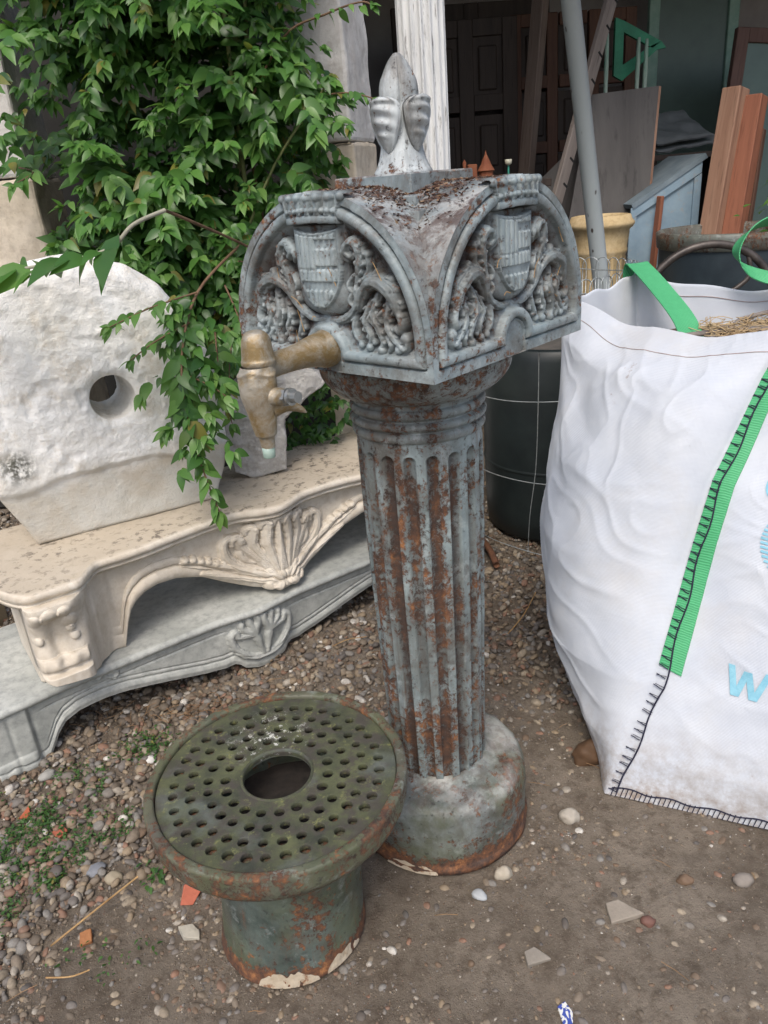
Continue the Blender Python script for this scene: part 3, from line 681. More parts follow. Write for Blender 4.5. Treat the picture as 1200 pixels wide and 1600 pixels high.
# cream one, on top
A1 = math.radians(33.8)
cm = thing('mantelpiece', 'cream carved marble mantelpiece with shell cartouche, lying on the grey one', 'mantelpiece', (-.90, 1.62, 0), A1)
def plan_c(u):
    u = np.asarray(u, float); v = np.where(u > .74, 1.48-u, u)
    return -.005+.075*sstep(.13, .215, v)-.012*sstep(.05, -.04, v)*0+.03*sstep(.30, .55, v)-.05*sstep(.60, .74, v)+.16*np.clip((.035-v)/.093, 0, 1)**2.2
def zlow_c(u):
    v = np.where(u > .745, 1.49-u, u)
    return np.interp(v, [0, .02, .10, .125, .18, .235, .245, .255, .27, .29, .32, .36, .42, .50, .56, .61, .65, .685, .70, .715, .745], [.258, .245, .235, .230, .208, .200, .235, .27, .305, .328, .347, .355, .348, .316, .276, .246, .228, .220, .223, .208, .203])
def relief_c(U, Z, lo):
    v = np.where(U > .745, 1.49-U, U); H = np.full(U.shape, -.5)
    S = lambda *a, **k: stroke(v, Z, H, *a, **k)
    # shell fan: strong ribs gathered at the bottom centre
    for (x, z, b_, bend) in ((.752, .452, .019, .0), (.712, .448, .021, -.010), (.668, .434, .021, -.016), (.628, .408, .019, -.016)):
        S([(.741-(.745-x)*.22, .226), (.735-(.745-x)*.26, .262), (.740-(.745-x)*.40+bend, .318), (.742-(.745-x)*.80+bend, .375), (x, z-.016), (x-.004, z), (x-.018, z-.004), (x-.020, z-.020)], [.010, .013, .015, b_*.85, b_, b_*.8, b_*.7, b_*.45], [.020, .026, .026, .028, .036, .038, .034, .026], groove=.38)
        S([(x+.012, z-.020), (x+.006, z-.006), (x-.008, z+.002)], [.008, .011, .008], [.030, .040, .032])
    # outer leaf of the shell with its curled head
    S([(.735, .235), (.700, .262), (.655, .290), (.612, .315), (.585, .350), (.580, .390), (.596, .408), (.612, .400), (.608, .386)], [.016, .020, .020, .018, .016, .014, .011], [.030, .032, .028, .026, .026, .028, .026], groove=.6)
    S([(.640, .375), (.628, .350), (.640, .325), (.662, .315)], [.010, .014, .010], [.020, .028, .018], groove=.4)
    # lower scroll along the arch edge, ending in a volute
    S([(.50, .330), (.56, .306), (.62, .282), (.67, .266), (.704, .264), (.722, .248), (.712, .230), (.692, .228), (.686, .244)], [.010, .016, .020, .023, .022, .018, .013], [.010, .018, .026, .032, .036, .036, .030], groove=.5)
    for k in range(6): H[:] = np.maximum(H, .020*nf(v, Z, (.455+k*.024, .392-.012*k+.004*(k % 2)), .014))
    S([(.44, .385), (.50, .362), (.56, .335), (.60, .315)], [.006, .014, .016, .014], [.008, .014, .018, .02], groove=.5)
    carve = np.clip(H, 0, None)
    edge = Z-lo; roll = .017*np.sqrt(np.clip(1-((edge-.021)/.021)**2, 0, 1))+.008*np.sqrt(np.clip(1-((edge-.056)/.013)**2, 0, 1))
    roll = roll*sstep(.20, .26, v)
    # leg: protruding console with vertical recess, leaf blobs, foot roll
    leg = .048*sstep(.165, .10, v)*sstep(-.01, .02, v+.01)
    legz = .030*sstep(.36, .46, Z)*sstep(.15, .11, v)
    d = leg+legz*0
    con = np.where(v < .15, .018*np.exp(-((Z-.455)/.03)**2)+.004, 0)
    rec = -.010*np.exp(-((v-.055)/.014)**2)*sstep(.28, .30, Z)*sstep(.44, .42, Z)
    ledge = .012*sstep(.125, .118, v)*np.sqrt(np.clip(1-((Z-.296)/.018)**2, 0, 1))*(1+.35*np.cos(v/.021*math.pi))
    ledge = ledge+.016*sstep(.13, .12, v)*sstep(.272, .262, Z)
    bl = 0
    for c_, r0 in (((.097, .405), .021), ((.101, .352), .013), ((.012, .432), .020), ((.085, .440), .018), ((.050, .436), .024), ((.014, .362), .012), ((.095, .378), .012)): bl = bl+.010*nf(v, Z, c_, r0)
    sc = -.02*np.exp(-((Z-.36)/.05)**2)*sstep(.14, .10, v)
    post = .010*sstep(.165, .175, v)*sstep(.235, .215, v)*sstep(.22, .4, Z)
    return np.maximum(carve, 0)*.78*sstep(.40, .45, v)+roll+d+con+rec+ledge+bl+sc+post
mantel(cm, 1.48, .50, .50, plan_c, .036, [(.012, .0), (.004, -.002), (-.001, -.007), (-.003, -.015), (.000, -.022), (.008, -.027), (.010, -.029), (.010, -.0305), (.006, -.032), (.006, -.036), (.012, -.040), (.020, -.043), (.022, -.047), (.034, -.049)], zlow_c, relief_c, M_cream_st, .042, .05, 700, 230)
# side leg returns going back
for x0 in (.0, 1.44): MB().box((x0+.02, .21, .33), (.04, .26, .255), bev=.006).build('side_return', M_cream_st, cm)

# grey one below, near the ground
A2 = math.radians(35)
gm = thing('mantelpiece', 'grey veined marble mantelpiece with low arch, lying on the pebbles', 'mantelpiece', (-1.05, 1.55, 0), A2)
def plan_g(u):
    u = np.asarray(u, float); v = np.where(u > .79, 1.58-u, u)
    return .0+.012*sstep(.10, .2, v)-.02*sstep(.62, .79, v)
def zlow_g(u):
    v = np.where(u > .79, 1.58-u, u)
    return np.interp(v, [0, .02, .04, .06, .10, .13, .15, .165, .19, .23, .30, .37, .44, .52, .60, .66, .69, .705, .72, .76, .79], [-.006, -.01, -.004, -.012, -.012, 0, .03, .055, .080, .096, .100, .092, .076, .056, .036, .026, .030, .022, .004, -.010, -.012])
def relief_g(U, Z, lo):
    v = np.where(U > .79, 1.58-U, U); H = np.full(U.shape, -.5); S = lambda *a, **k: stroke(v, Z, H, *a, **k)
    for x, z, b_ in ((.78, .175, .014), (.755, .168, .013), (.73, .160, .012), (.71, .142, .011)):
        S([(.785, .03), (.775, .07), (.765, .11), (x, z-.02), (x-.004, z)], [.008, .011, b_, b_*.8], [.010, .014, .014, .012], groove=.5)
    S([(.79, .03), (.75, .035), (.715, .06), (.695, .09), (.690, .125), (.703, .14), (.712, .128)], [.010, .013, .012, .010], [.012, .015, .014, .014], groove=.5)
    S([(.30, .165), (.325, .180), (.35, .165), (.34, .15), (.325, .16)], [.005, .006, .005], [.005, .007, .006])
    e = Z-lo; g = -.004*np.exp(-((e-.030)/.0035)**2)+.003*np.exp(-((e-.014)/.008)**2)
    g = g-.0035*np.exp(-((Z-.150)/.003)**2)*sstep(.12, .16, v)*sstep(.70, .66, v)
    g = g-.003*np.exp(-((e-.045)/.003)**2)*sstep(.12, .16, v)
    leg = .010*sstep(.115, .10, v)-.006*np.exp(-((v-.11)/.005)**2)-.004*np.exp(-((v-.055)/.006)**2)
    leg = leg+.008*np.sqrt(np.clip(1-((Z-.02)/.025)**2, 0, 1))*sstep(.11, .09, v)
    return np.clip(H, 0, None)+g+leg
mantel(gm, 1.58, .46, .200, plan_g, .03, [(.010, .0), (.002, -.003), (-.002, -.009), (-.001, -.016), (.004, -.021), (.010, -.023), (.012, -.027)], zlow_g, relief_g, M_gray_st, .016, .04, 560, 110)

# ------------------------------------------------------------ round-topped stone with a hole
A3 = math.radians(28)
N = NB('rough_limestone', .85, .2); n1 = N.noise(4, 9, .65, .3); n2 = N.noise(26, 8, .7); z = N.sep()[2]
col = N.mix(N.ramp(n1, [(.35, 0), (.6, 1)]), (.78, .76, .70), (.88, .88, .86)); col = N.mix(N.ramp(n2, [(.58, 0), (.76, .4)]), col, (.50, .44, .35)); col = N.mix(N.ramp(N.noise(9, 8, .75, vec=N.map(loc=(2, 2, 9))), [(.52, 0), (.66, .7)]), col, (.60, .53, .42))
band = N.ramp(N.mth('ADD', z, N.mth('MULTIPLY', N.noise(7, 5, .6, vec=N.map(loc=(3, 3, 3))), .16)), [(.72, 1), (.80, 0)])
col = N.mix(N.mth('MULTIPLY', band, .8), col, N.mix(N.ramp(N.noise(5, 7, .65, .5), [(.4, 0), (.6, 1)]), (.42, .36, .27), (.50, .485, .43)))
spot = N.n.new('ShaderNodeVectorMath'); spot.operation = 'DISTANCE'; N.put(spot.inputs[0], N.map(scale=(1, 0, 1))); spot.inputs[1].default_value = (.0, 0, .735)
col = N.mix(N.mth('MULTIPLY', N.ramp(spot.outputs['Value'], [(.02, 1), (.06, 0)]), N.ramp(N.noise(60, 6, .7), [(.42, 0), (.55, .9)])), col, (.05, .05, .03))
n4 = N.noise(75, 8, .75); M_lime = N.done(col, None, N.bump(N.mth('ADD', N.mth('MULTIPLY', n4, .6), N.mth('MULTIPLY', n2, .8)), .75, .010))
def poly_ray(poly, c, ang):
    best = 0; d = np.array([math.cos(ang), math.sin(ang)])
    for i in range(len(poly)):
        a_, b_ = poly[i]-c, poly[(i+1) % len(poly)]-c; e = b_-a_; den = d[0]*e[1]-d[1]*e[0]
        if abs(den) < 1e-9: continue
        t_ = (a_[0]*e[1]-a_[1]*e[0])/den; s_ = (a_[0]*d[1]-a_[1]*d[0])/den
        if t_ > 0 and -1e-6 <= s_ <= 1+1e-6: best = max(best, t_)
    return best
outl = np.array([(0, .5015), (.518, .5015), (.56, .6), (.585, .7), (.600, .8), (.580, .93), (.525, 1.06), (.465, 1.15), (.39, 1.212), (.30, 1.237), (.18, 1.236), (.08, 1.212), (-.02, 1.15), (-.08, 1.05), (-.11, .9), (-.105, .78), (-.065, .66)])
hc = np.array([.282, .868]); na = 300; ang = np.linspace(0, 2*np.pi, na, endpoint=False); ang = np.sort(np.append(ang, [math.atan2(*(outl[i]-hc)[::-1]) % (2*np.pi) for i in (0, 1)])); na = len(ang)
Ro = np.array([poly_ray(outl, hc, a_) for a_ in ang]); Ro = Ro*(1+.008*fbm(P3(np.cos(ang)*4, np.sin(ang)*4, 0), 3, 3)); 
low = np.sin(ang)*Ro+hc[1] < .52; Ro = np.where(low, np.array([poly_ray(outl, hc, a_) for a_ in ang]), Ro)
nr = 100; k = np.linspace(0, 1, nr); HR = .0625
rad = HR+(Ro[None]-HR)*k[:, None]; Ux = hc[0]+rad*np.cos(ang); Uz = hc[1]+rad*np.sin(ang)
dedge = (1-k[:, None])*(Ro[None]-HR)
lineb = Uz-(.668+(Ux-.054)*.015+.012*fbm(P3(Ux*9, 0, 0), 3, 12))
Yf = .014*sstep(.012, -.012, lineb)+.0045*fbm(P3(Ux, 0, Uz)*8, 3, 31)+.0018*np.clip(vnoise(P3(Ux, 0, Uz)*30, 77)-.25, 0, 1)*4*sstep(-.01, .02, lineb)*sstep(-.01, .02, lineb)+.0022*fbm(P3(Ux, 0, Uz)*45, 3, 41)*sstep(-.02, .03, lineb)+.0025*fbm(P3(Ux, 0, Uz)*14, 3, 51)
Yf = Yf+.030*np.clip(1-dedge/.05, 0, 1)**2*sstep(.0, .05, lineb)+.006*np.clip(1-dedge/.01, 0, 1)**2+.016*np.clip(1-(rad-HR)/.03, 0, 1)**2
TH = .24; m = MB(); m.add(P3(Ux, Yf, Uz).reshape(-1, 3), gridF(nr, na, closev=True))
ns = 20; s = np.linspace(0, 1, ns)
y0 = Yf[-1]; Ys = y0[None]+(TH-y0[None])*s[:, None]; off = .006*fbm(P3(Ux[-1][None]+0*Ys, Ys, Uz[-1][None]+0*Ys)*12, 3, 5)*np.sin(s*np.pi)[:, None]
m.add(P3(hc[0]+(Ro+off)*np.cos(ang), Ys, hc[1]+(Ro+off)*np.sin(ang)).reshape(-1, 3), gridF(ns, na, closev=True))
y1 = Yf[0]; Yh = y1[None]+(TH-y1[None])*s[:, None]; Rh = HR*(1-.12*s[:, None])+.002*fbm(P3(np.cos(ang)*3+0*Yh, Yh*20, np.sin(ang)*3+0*Yh), 3, 6)*np.clip(s*4, 0, 1)[:, None]
m.add(P3(hc[0]+Rh*np.cos(ang), Yh, hc[1]+Rh*np.sin(ang)).reshape(-1, 3), gridF(ns, na, closev=True)[:, ::-1])
m.add(P3(hc[0]+np.stack([Rh[-1], Ro])*np.cos(ang), TH, hc[1]+np.stack([Rh[-1], Ro])*np.sin(ang)).reshape(-1, 3), gridF(2, na, closev=True)[:, ::-1])
hs = m.build('holed_stone', M_lime, None, True); hs.location = (-.964, 1.915, 0); hs.rotation_euler = (0, 0, A3)
tag(hs, 'big white round-topped stone with a round hole, standing on the cream mantelpiece', 'stone')

# ------------------------------------------------------------ generic rough block
def rough_prism(outline, thick, cuts, amp, fr, seed=0, bev=0):
    bm = bmesh.new(); vs = [bm.verts.new((x, 0, z)) for x, z in outline]; f = bm.faces.new(vs)
    r = bmesh.ops.extrude_face_region(bm, geom=[f]); 
    for v in [g for g in r['geom'] if isinstance(g, bmesh.types.BMVert)]: v.co.y += thick
    bmesh.ops.recalc_face_normals(bm, faces=bm.faces)
    if bev: bmesh.ops.bevel(bm, geom=list(bm.edges), offset=bev, segments=2, affect='EDGES', profile=.5)
    bmesh.ops.triangulate(bm, faces=bm.faces)
    for _ in range(cuts):
        av = .6*sum(e.calc_length() for e in bm.edges)/len(bm.edges); L = [e for e in bm.edges if e.calc_length() > av]
        bmesh.ops.subdivide_edges(bm, edges=L, cuts=1, use_grid_fill=False); bmesh.ops.triangulate(bm, faces=bm.faces)
    bm.normal_update(); co = np.array([v.co[:] for v in bm.verts]); no = np.array([v.normal[:] for v in bm.verts])
    d = amp*fbm(co*fr+seed*7.1, 4, seed); co = co+no*d[:, None]; bm.verts.index_update()
    F = [[v.index for v in q.verts] for q in bm.faces]; bm.free()
    return co, F
M_gran = m_stone('speckled_granite', (.36, .35, .33), (.47, .46, .44), (.27, .26, .25), (.10, .10, .10), 9, .8, bump=.8)
V, F = rough_prism([(-.10, .60), (-.085, .525), (-.03, .5015), (.0, .503), (.085, .512), (.09, .60), (.098, .675), (.16, .735), (.225, .768), (.245, .79), (.215, .822), (.12, .818), (-.02, .815), (-.09, .76)], .15, 5, .008, 16, 4, .006)
g = obj('granite_block', V, F, M_gran, None, False); g.location = (-.39, 2.335, 0); g.rotation_euler = (0, 0, math.radians(10))
tag(g, 'jagged grey granite block with a hollowed side, on the mantel behind the brass tap', 'stone')
# pale stone post standing between the mantels and the frame edge
V, F = rough_prism([(-.10, 0), (.02, 0), (.02, .60), (-.10, .60)], .10, 4, .003, 12, 6, .004)
M_sand = m_stone('pale_sandstone', (.42, .37, .28), (.52, .47, .37), (.36, .31, .23), (.2, .17, .13), 6, .85)
g = obj('stone_slab', V, F, M_sand, None, False); g.location = (-1.42, 2.32, 0); tag(g, 'pale yellowish stone slab standing left behind the grey mantelpiece', 'stone')
# ------------------------------------------------------------ bulk bag
N = NB('woven_bag', .62, .35); n1 = N.noise(5, 6, .6); n2 = N.noise(40, 6, .7)
z = N.sep()[2]; low = N.mth('MULTIPLY', N.ramp(N.mth('ADD', z, N.mth('MULTIPLY', n1, .12)), [(.07, 1), (.24, 0)]), N.ramp(N.noise(22, 8, .75), [(.40, 0), (.62, 1)]))
col = N.mix(N.ramp(n1, [(.35, 0), (.65, 1)]), (.475, .51, .565), (.56, .59, .63))
col = N.mix(N.mth('MULTIPLY', low, .9), col, (.26, .20, .15)); col = N.mix(N.ramp(N.noise(3.2, 8, .7, vec=N.map(loc=(6, 1, 2))), [(.5, 0), (.72, .45)]), col, (.48, .46, .43))
sm = N.ramp(N.noise(9, 9, .8, .5, N.map(loc=(2, 3, 7))), [(.66, 0), (.70, .8)]); col = N.mix(sm, col, (.30, .24, .22))
wv = N.n.new('ShaderNodeTexWave'); wv.inputs['Scale'].default_value = 120; N.put(wv.inputs['Vector'], N.map(rot=(0, 0, .4))); wv2 = N.n.new('ShaderNodeTexWave'); wv2.bands_direction = 'Z'; wv2.inputs['Scale'].default_value = 120; N.put(wv2.inputs['Vector'], N.obj)
cr = N.noise(16, 7, .65, 1.0, N.map(scale=(1, 1, 1.8)))
b1 = N.bump(cr, .10, .015); M_bag = N.done(col, None, N.bump(N.mth('ADD', wv.outputs['Fac'], wv2.outputs['Fac']), .30, .0012, b1))
N = NB('green_webbing', .55, .4); g = N.noise(60, 4, .6, 0, N.map(scale=(1, 1, .5))); w1 = N.n.new('ShaderNodeTexWave'); w1.bands_direction = 'DIAGONAL'; w1.inputs['Scale'].default_value = 70; w1.inputs['Distortion'].default_value = 2; N.put(w1.inputs['Vector'], N.obj)
M_green = N.done(N.mix(N.mth('MULTIPLY', w1.outputs['Fac'], .5), N.mix(g, (.03, .25, .09), (.06, .38, .15)), (.14, .50, .26)), None, N.bump(w1.outputs['Fac'], .4, .002))
M_thread = m_simple('dark_thread', (.012, .012, .03), (.02, .02, .045), 60, .8)
M_print = m_simple('blue_print', (.16, .40, .52), (.26, .52, .62), 50, .6, lo=.3)
M_hem = m_simple('brown_thread', (.30, .22, .20), (.42, .34, .32), 60, .8)
bag = thing('bulk_bag', 'big white woven bulk bag with green straps, filled with garden debris', 'bag', (.463, 1.344, 0))
zk = np.array([0, .1, .25, .5, .68, .9, 1.0])
CK = {'B': [(.463, 1.344), (.51, 1.37), (.59, 1.42), (.70, 1.545), (.768, 1.605), (.895, 1.68), (.955, 1.70)],
      'A': [(.66, 2.05), (.645, 2.08), (.60, 2.12), (.565, 2.17), (.56, 2.2), (.575, 2.26), (.60, 2.30)],
      'C': [(.90, 2.33), (.90, 2.35), (.90, 2.38), (.89, 2.42), (.88, 2.45), (.87, 2.49), (.87, 2.50)],
      'D': [(1.42, 2.12)]*5+[(1.44, 2.17), (1.46, 2.2)],
      'E': [(1.26, .985), (1.29, 1.01), (1.33, 1.04), (1.37, 1.10), (1.40, 1.17), (1.44, 1.30), (1.46, 1.36)]}
CK = [np.array(CK[q]) for q in 'BACDE']
BU = np.array([[.015, .105, .185, .222, .195, .12, .035], [.0, .02, .05, .06, .05, .03, .0], [0, .03, .06, .07, .06, .03, -.02], [0, .03, .06, .07, .06, .03, -.01], [.0, .03, .055, .06, .05, .025, .02]])
ZR = [.975, 1.005, 1.032, 1.01, 1.0]; SG = [-.045, -.02, -.05, -.02, -.03]
def bag_xyz(s, t):
    s, t = np.broadcast_arrays(np.asarray(s, float), np.asarray(t, float)); s = s % 5
    e = np.clip(np.floor(s).astype(int), 0, 4); f = s-e; X = np.zeros(s.shape); Y = np.zeros(s.shape); Z = np.zeros(s.shape)
    for k in range(5):
        m = e == k
        if not m.any(): continue
        a0, b0 = CK[k], CK[(k+1) % 5]; tt = t[m]; ff = f[m]
        ax, ay = np.interp(tt, zk, a0[:, 0]), np.interp(tt, zk, a0[:, 1]); bx, by = np.interp(tt, zk, b0[:, 0]), np.interp(tt, zk, b0[:, 1])
        dx, dy = bx-ax, by-ay; L = np.hypot(dx, dy); bu = np.interp(tt, zk, BU[k]); sh = np.sin(np.pi*ff**(.75 if k == 0 else 1))**.8
        X[m] = ax+dx*ff-dy/L*bu*sh; Y[m] = ay+dy*ff+dx/L*bu*sh
        zt = ZR[k]+(ZR[(k+1) % 5]-ZR[k])*ff+SG[k]*np.sin(np.pi*ff)+.006*np.sin(ff*17+k)
        Z[m] = tt*zt
    return np.stack([X, Y, Z], -1)
def bag_n(s, t):
    e = 1e-3; f = (np.asarray(s) % 1); es = np.where(f > .5, -e, e)
    a_ = (bag_xyz(s+es, t)-bag_xyz(s, t))*np.sign(es)[..., None]; b_ = bag_xyz(s, np.clip(t+e, 0, 1))-bag_xyz(s, np.clip(t-e, 0, 1))
    n = -np.cross(a_, b_); return n/np.maximum(np.linalg.norm(n, axis=-1, keepdims=True), 1e-9)
def bag_S(s, t, off=0.0):
    s, t = np.broadcast_arrays(np.asarray(s, float), np.asarray(t, float)); P = bag_xyz(s, t); n = bag_n(s, t)
    f = s % 1; e = np.floor(s % 5)
    ed = np.minimum(f, 1-f); am = sstep(0, .12, ed)
    L = P3(P[..., 0], P[..., 1], P[..., 2])
    # slanting folds that run down from the back towards the seam
    q = np.where(e == 0, 1, 0); a1 = P[..., 2]*1.0-(P[..., 1]-1.4)*.55; a2 = P[..., 2]*.5+(P[..., 1]-1.4)
    fold = 1-np.abs(vnoise(P3(a1*11+1.2*vnoise(L*4, 7), a2*2.2, 3.0*q), 5)); fold2 = 1-np.abs(vnoise(P3(a1*24+vnoise(L*7, 8), a2*4.5, 9.0), 6))
    b1_ = P[..., 2]*1.0+(P[..., 0]-.5)*.35; foldf = 1-np.abs(vnoise(P3(b1_*10+vnoise(L*5, 3), P[..., 0]*2.0, 2.0), 15))
    br = vnoise(P3(a1*7+.8*vnoise(L*3, 7), a2*1.6, 3.0*q), 5); bs = vnoise(P3(a1*15+.6*vnoise(L*5, 9), a2*3.2, 4.0*q), 25); d = np.where(e == 0, .013*br+.0065*bs+.004*(fold2**3-.3), .009*vnoise(P3(b1_*6, P[..., 0]*2.4, 2.0), 15)+.004*bs+.003*(foldf**3-.35))
    cz_ = (1-np.abs(vnoise(P3(a1*19+2*vnoise(L*6, 41), a2*7, 1.0), 42)))**9; d = d+.012*vnoise(L*4.5, 12)+.0022*vnoise(L*18, 13)+.0035*cz_*sstep(-.2, .4, vnoise(L*3.3, 43))
    d = d*(am*.9+.1)*sstep(0, .06, t)*(1-.55*sstep(.9, 1, t))
    return P+n*(d+off)[..., None]
BO = np.array([.463, 1.344, 0])
ss = np.concatenate([np.linspace(0, 1, 190, endpoint=False), 1+np.linspace(0, 1, 40, endpoint=False), 2+np.linspace(0, 1, 70, endpoint=False), 3+np.linspace(0, 1, 60, endpoint=False), 4+np.linspace(0, 1, 170, endpoint=False)])
tb = np.linspace(0, 1, 190); Sg, Tg = np.meshgrid(ss, tb, indexing='ij'); V = bag_S(Sg, Tg)-BO
me_ = MB(); me_.add(V.reshape(-1, 3), gridF(len(ss), len(tb), closeu=True)[:, ::-1])
top = V[:, -1]; cen = np.array([1.0, 1.95, 0])-BO; ti = np.linspace(0, 1, 30)
inn_ = []
for q in ti:
    p = top.copy(); d = cen[:2]-p[:, :2]; L = np.linalg.norm(d, axis=1, keepdims=True); p[:, :2] += d/L*(.007+.03*q); p[:, 2] = p[:, 2]*(1-q)+.80*q+.006*vnoise(P3(p[:, 0]*9, p[:, 1]*9, q*4), 3)*np.sin(q*3); inn_.append(p)
mid = top.copy(); mid[:, 2] += .003; d = cen[:2]-mid[:, :2]; mid[:, :2] += d/np.linalg.norm(d, axis=1, keepdims=True)*.0035
inn_ = np.stack([top, mid]+inn_[0:], 1); me_.add(inn_.reshape(-1, 3), gridF(len(ss), inn_.shape[1], closeu=True)[:, ::-1])
me_.build('sack', M_bag, bag, True)
def on_bag(name, s0, s1, t0, t1, ns_, nt, off, mat, thick=.0):
    S_, T_ = np.meshgrid(np.linspace(s0, s1, ns_), np.linspace(t0, t1, nt), indexing='ij'); m = MB()
    V = bag_S(S_, T_, off)-BO; m.add(V.reshape(-1, 3), gridF(ns_, nt)[:, ::-1]); return m.build(name, mat, bag, True)
# green strap down the seam (with its rim thickness built as a second layer)
S_, T_ = np.meshgrid(np.linspace(4.938, 4.999, 12), np.linspace(.285, 1.0, 160), indexing='ij'); T_ = T_+(S_-4.96)*.12*(T_ < .3)
m = MB(); A_ = bag_S(S_, T_, .0045)-BO; B_ = bag_S(S_, T_, -.001)-BO; m.add(A_.reshape(-1, 3), gridF(12, 160)[:, ::-1])
for e in (0, -1): m.add(np.concatenate([A_[e], B_[e]]), gridF(2, 160) if e else gridF(2, 160)[:, ::-1])
m.add(np.concatenate([A_[:, 0], B_[:, 0]]), gridF(2, 12)); m.build('seam_strap', M_green, bag, True)
m = MB(); tt = np.linspace(.01, .995, 260); m.tube(bag_S(4.972+.004*np.sin(tt*40)+0*tt, tt, .0062)-BO, .0019, 5)
k = 0; t_ = .012
while t_ < .99:
    p = bag_S(np.linspace(4.973, 4.998, 4), np.full(4, t_)+np.array([0, .001, .003, .004]), .0065)-BO; m.tube(p, .0014, 4)
    e_ = .003*math.sin(k*2.3); p = bag_S(np.linspace(4.972, 4.996+.003*math.sin(k*3.1), 4), np.full(4, t_+.0045)+e_*np.linspace(0, 1, 4), .0065)-BO; m.tube(p, .0009, 4)
    t_ += .0195+.004*math.sin(k*1.7)+.002*math.sin(k*4.1); k += 1
m.build('seam_stitching', M_thread, bag, True)
m = MB(); sb = np.linspace(4.42, 4.99, 120); m.tube(bag_S(sb, .020+.003*np.sin(sb*60), .003)-BO, .0016, 5)
for s_ in np.linspace(4.45, 4.985, 46): m.tube(bag_S(np.full(3, s_), np.array([.001, .010, .021]), .003)-BO, .0012, 4)
m.build('hem_stitching', M_thread, bag, True)
m = MB(); sr = np.linspace(.01, 4.99, 500)
for seg in ((.01, .99), (3.9, 4.88)):
    sr = np.linspace(*seg, 160); m.tube(bag_S(sr, .957+.004*np.sin(sr*9), .0006)-BO, .0011, 4)
m.build('rim_stitching', M_hem, bag, True)
m = MB()      # stitch line inside the far rim
pts = inn_[110+80:, 8]; m.tube(inn_[235:300, 7]+np.array([0, -.002, 0]), .0012, 4); m.build('inner_stitching', M_hem, bag, True)
# printed web address and mark, flat ink on the cloth
LB = .86; HB = .97
def inkq(m, quads, s0, t0):
    # quads in metres: x to the right along the front face, y up
    for q in quads:
        q = np.array(q, float); n = 8; a_ = np.linspace(0, 1, n)
        Pu = (1-a_)[:, None]*q[0]+a_[:, None]*q[1]; Pl = (1-a_)[:, None]*q[3]+a_[:, None]*q[2]
        G = np.stack([Pl, Pl*.5+Pu*.5, Pu], 1); m.add((bag_S(s0-G[..., 0]/LB, t0+G[..., 1]/HB, .0028)-BO).reshape(-1, 3), gridF(n, 3))
def letter_w(x, h=.056, w_=.076, st=.0145, sl=.0):
    xs_ = [0, w_*.27, w_*.5, w_*.77, w_+.006]; ys_ = [h, 0, h*.9, 0, h]; out = []
    for i in range(4): out.append([(x+xs_[i]-st/2+.003, ys_[i]), (x+xs_[i+1]-st/2, ys_[i+1]), (x+xs_[i+1]+st/2, ys_[i+1]), (x+xs_[i]+st/2+.003, ys_[i])])
    return out
WS, WT = 4.828, .280
m = MB()
for i in range(3): inkq(m, letter_w(i*.088), WS, WT)
inkq(m, [[(.272, .016), (.288, .016), (.288, 0), (.272, 0)]], WS, WT)
m.build('printed_web_address', M_print, bag, True)
m = MB(); c0 = (.068, .0)
for k in range(14):
    y = -.055+k*.0085; w_ = math.sqrt(max(0, .065**2-y*y))
    if w_ > .006: inkq(m, [[(c0[0]-w_, y+.0024+.0), (c0[0]+w_, y+.0024), (c0[0]+w_, y-.0024), (c0[0]-w_, y-.0024)]], 4.835, .60)
m.build('printed_striped_disc', M_print, bag, True); m = MB(); a_ = np.linspace(1.2, 5.4, 26)
for a0, a1 in zip(a_[:-1], a_[1:]):
    r0, r1 = .028, .0225; f = lambda a, r: (.004+r*math.cos(a), .105+r*math.sin(a)*1.1); inkq(m, [[f(a0, r0), f(a1, r0), f(a1, r1), f(a0, r1)]], 4.835, .60)
m.build('printed_curl', M_print, bag, True)
# contents
xs_ = np.linspace(.58, 1.46, 110); ys_ = np.linspace(1.3, 2.5, 130); X, Y = np.meshgrid(xs_, ys_, indexing='ij')
ring = bag_xyz(np.linspace(0, 5, 200, endpoint=False), .90)[:, :2]; c_ = np.array([1.03, 1.9])
an_ = np.linspace(0, 1, 50); rin = c_+(ring-c_)*.90
G = c_+(rin-c_)[:, None]*an_[None, :, None]; Zc = .845+.022*fbm(P3(G[..., 0], G[..., 1], 0)*7, 4, 3)+.03*sstep(.9, 1.3, G[..., 0])
M_comp = m_simple('garden_debris', (.05, .035, .025), (.13, .09, .06), 18, .95, .9, .01, spots=(.20, .16, .11), spotscale=40)
obj('debris_fill', P3(G[..., 0], G[..., 1], Zc).reshape(-1, 3)-BO, gridF(200, 50, closeu=True), M_comp, bag)
R = np.random.default_rng(11); m = MB()
for i in range(520):
    c = np.array([np.clip(R.normal(1.03, .08), .95, 1.25), np.clip(R.normal(2.05, .08), 1.98, 2.3), .885+R.uniform(0, .035)]) if i < 330 else np.array([R.uniform(.95, 1.35), R.uniform(1.9, 2.25), .87+R.uniform(0, .03)]); a_ = R.uniform(0, 2*math.pi); L = R.uniform(.015, .05); d = np.array([math.cos(a_), math.sin(a_), R.normal(0, .3)])*L
    m.tube(catmull([c-d, c+R.normal(0, .008, 3), c+d], 3)-BO, .0012, 4)
o = m.build('dry_straw', m_simple('pale_straw', (.36, .25, .13), (.55, .42, .25), 12, .8), bag, True); tag(o, kind='stuff')
M_twig = m_simple('grey_twig', (.13, .11, .10), (.26, .23, .20), 15, .85)
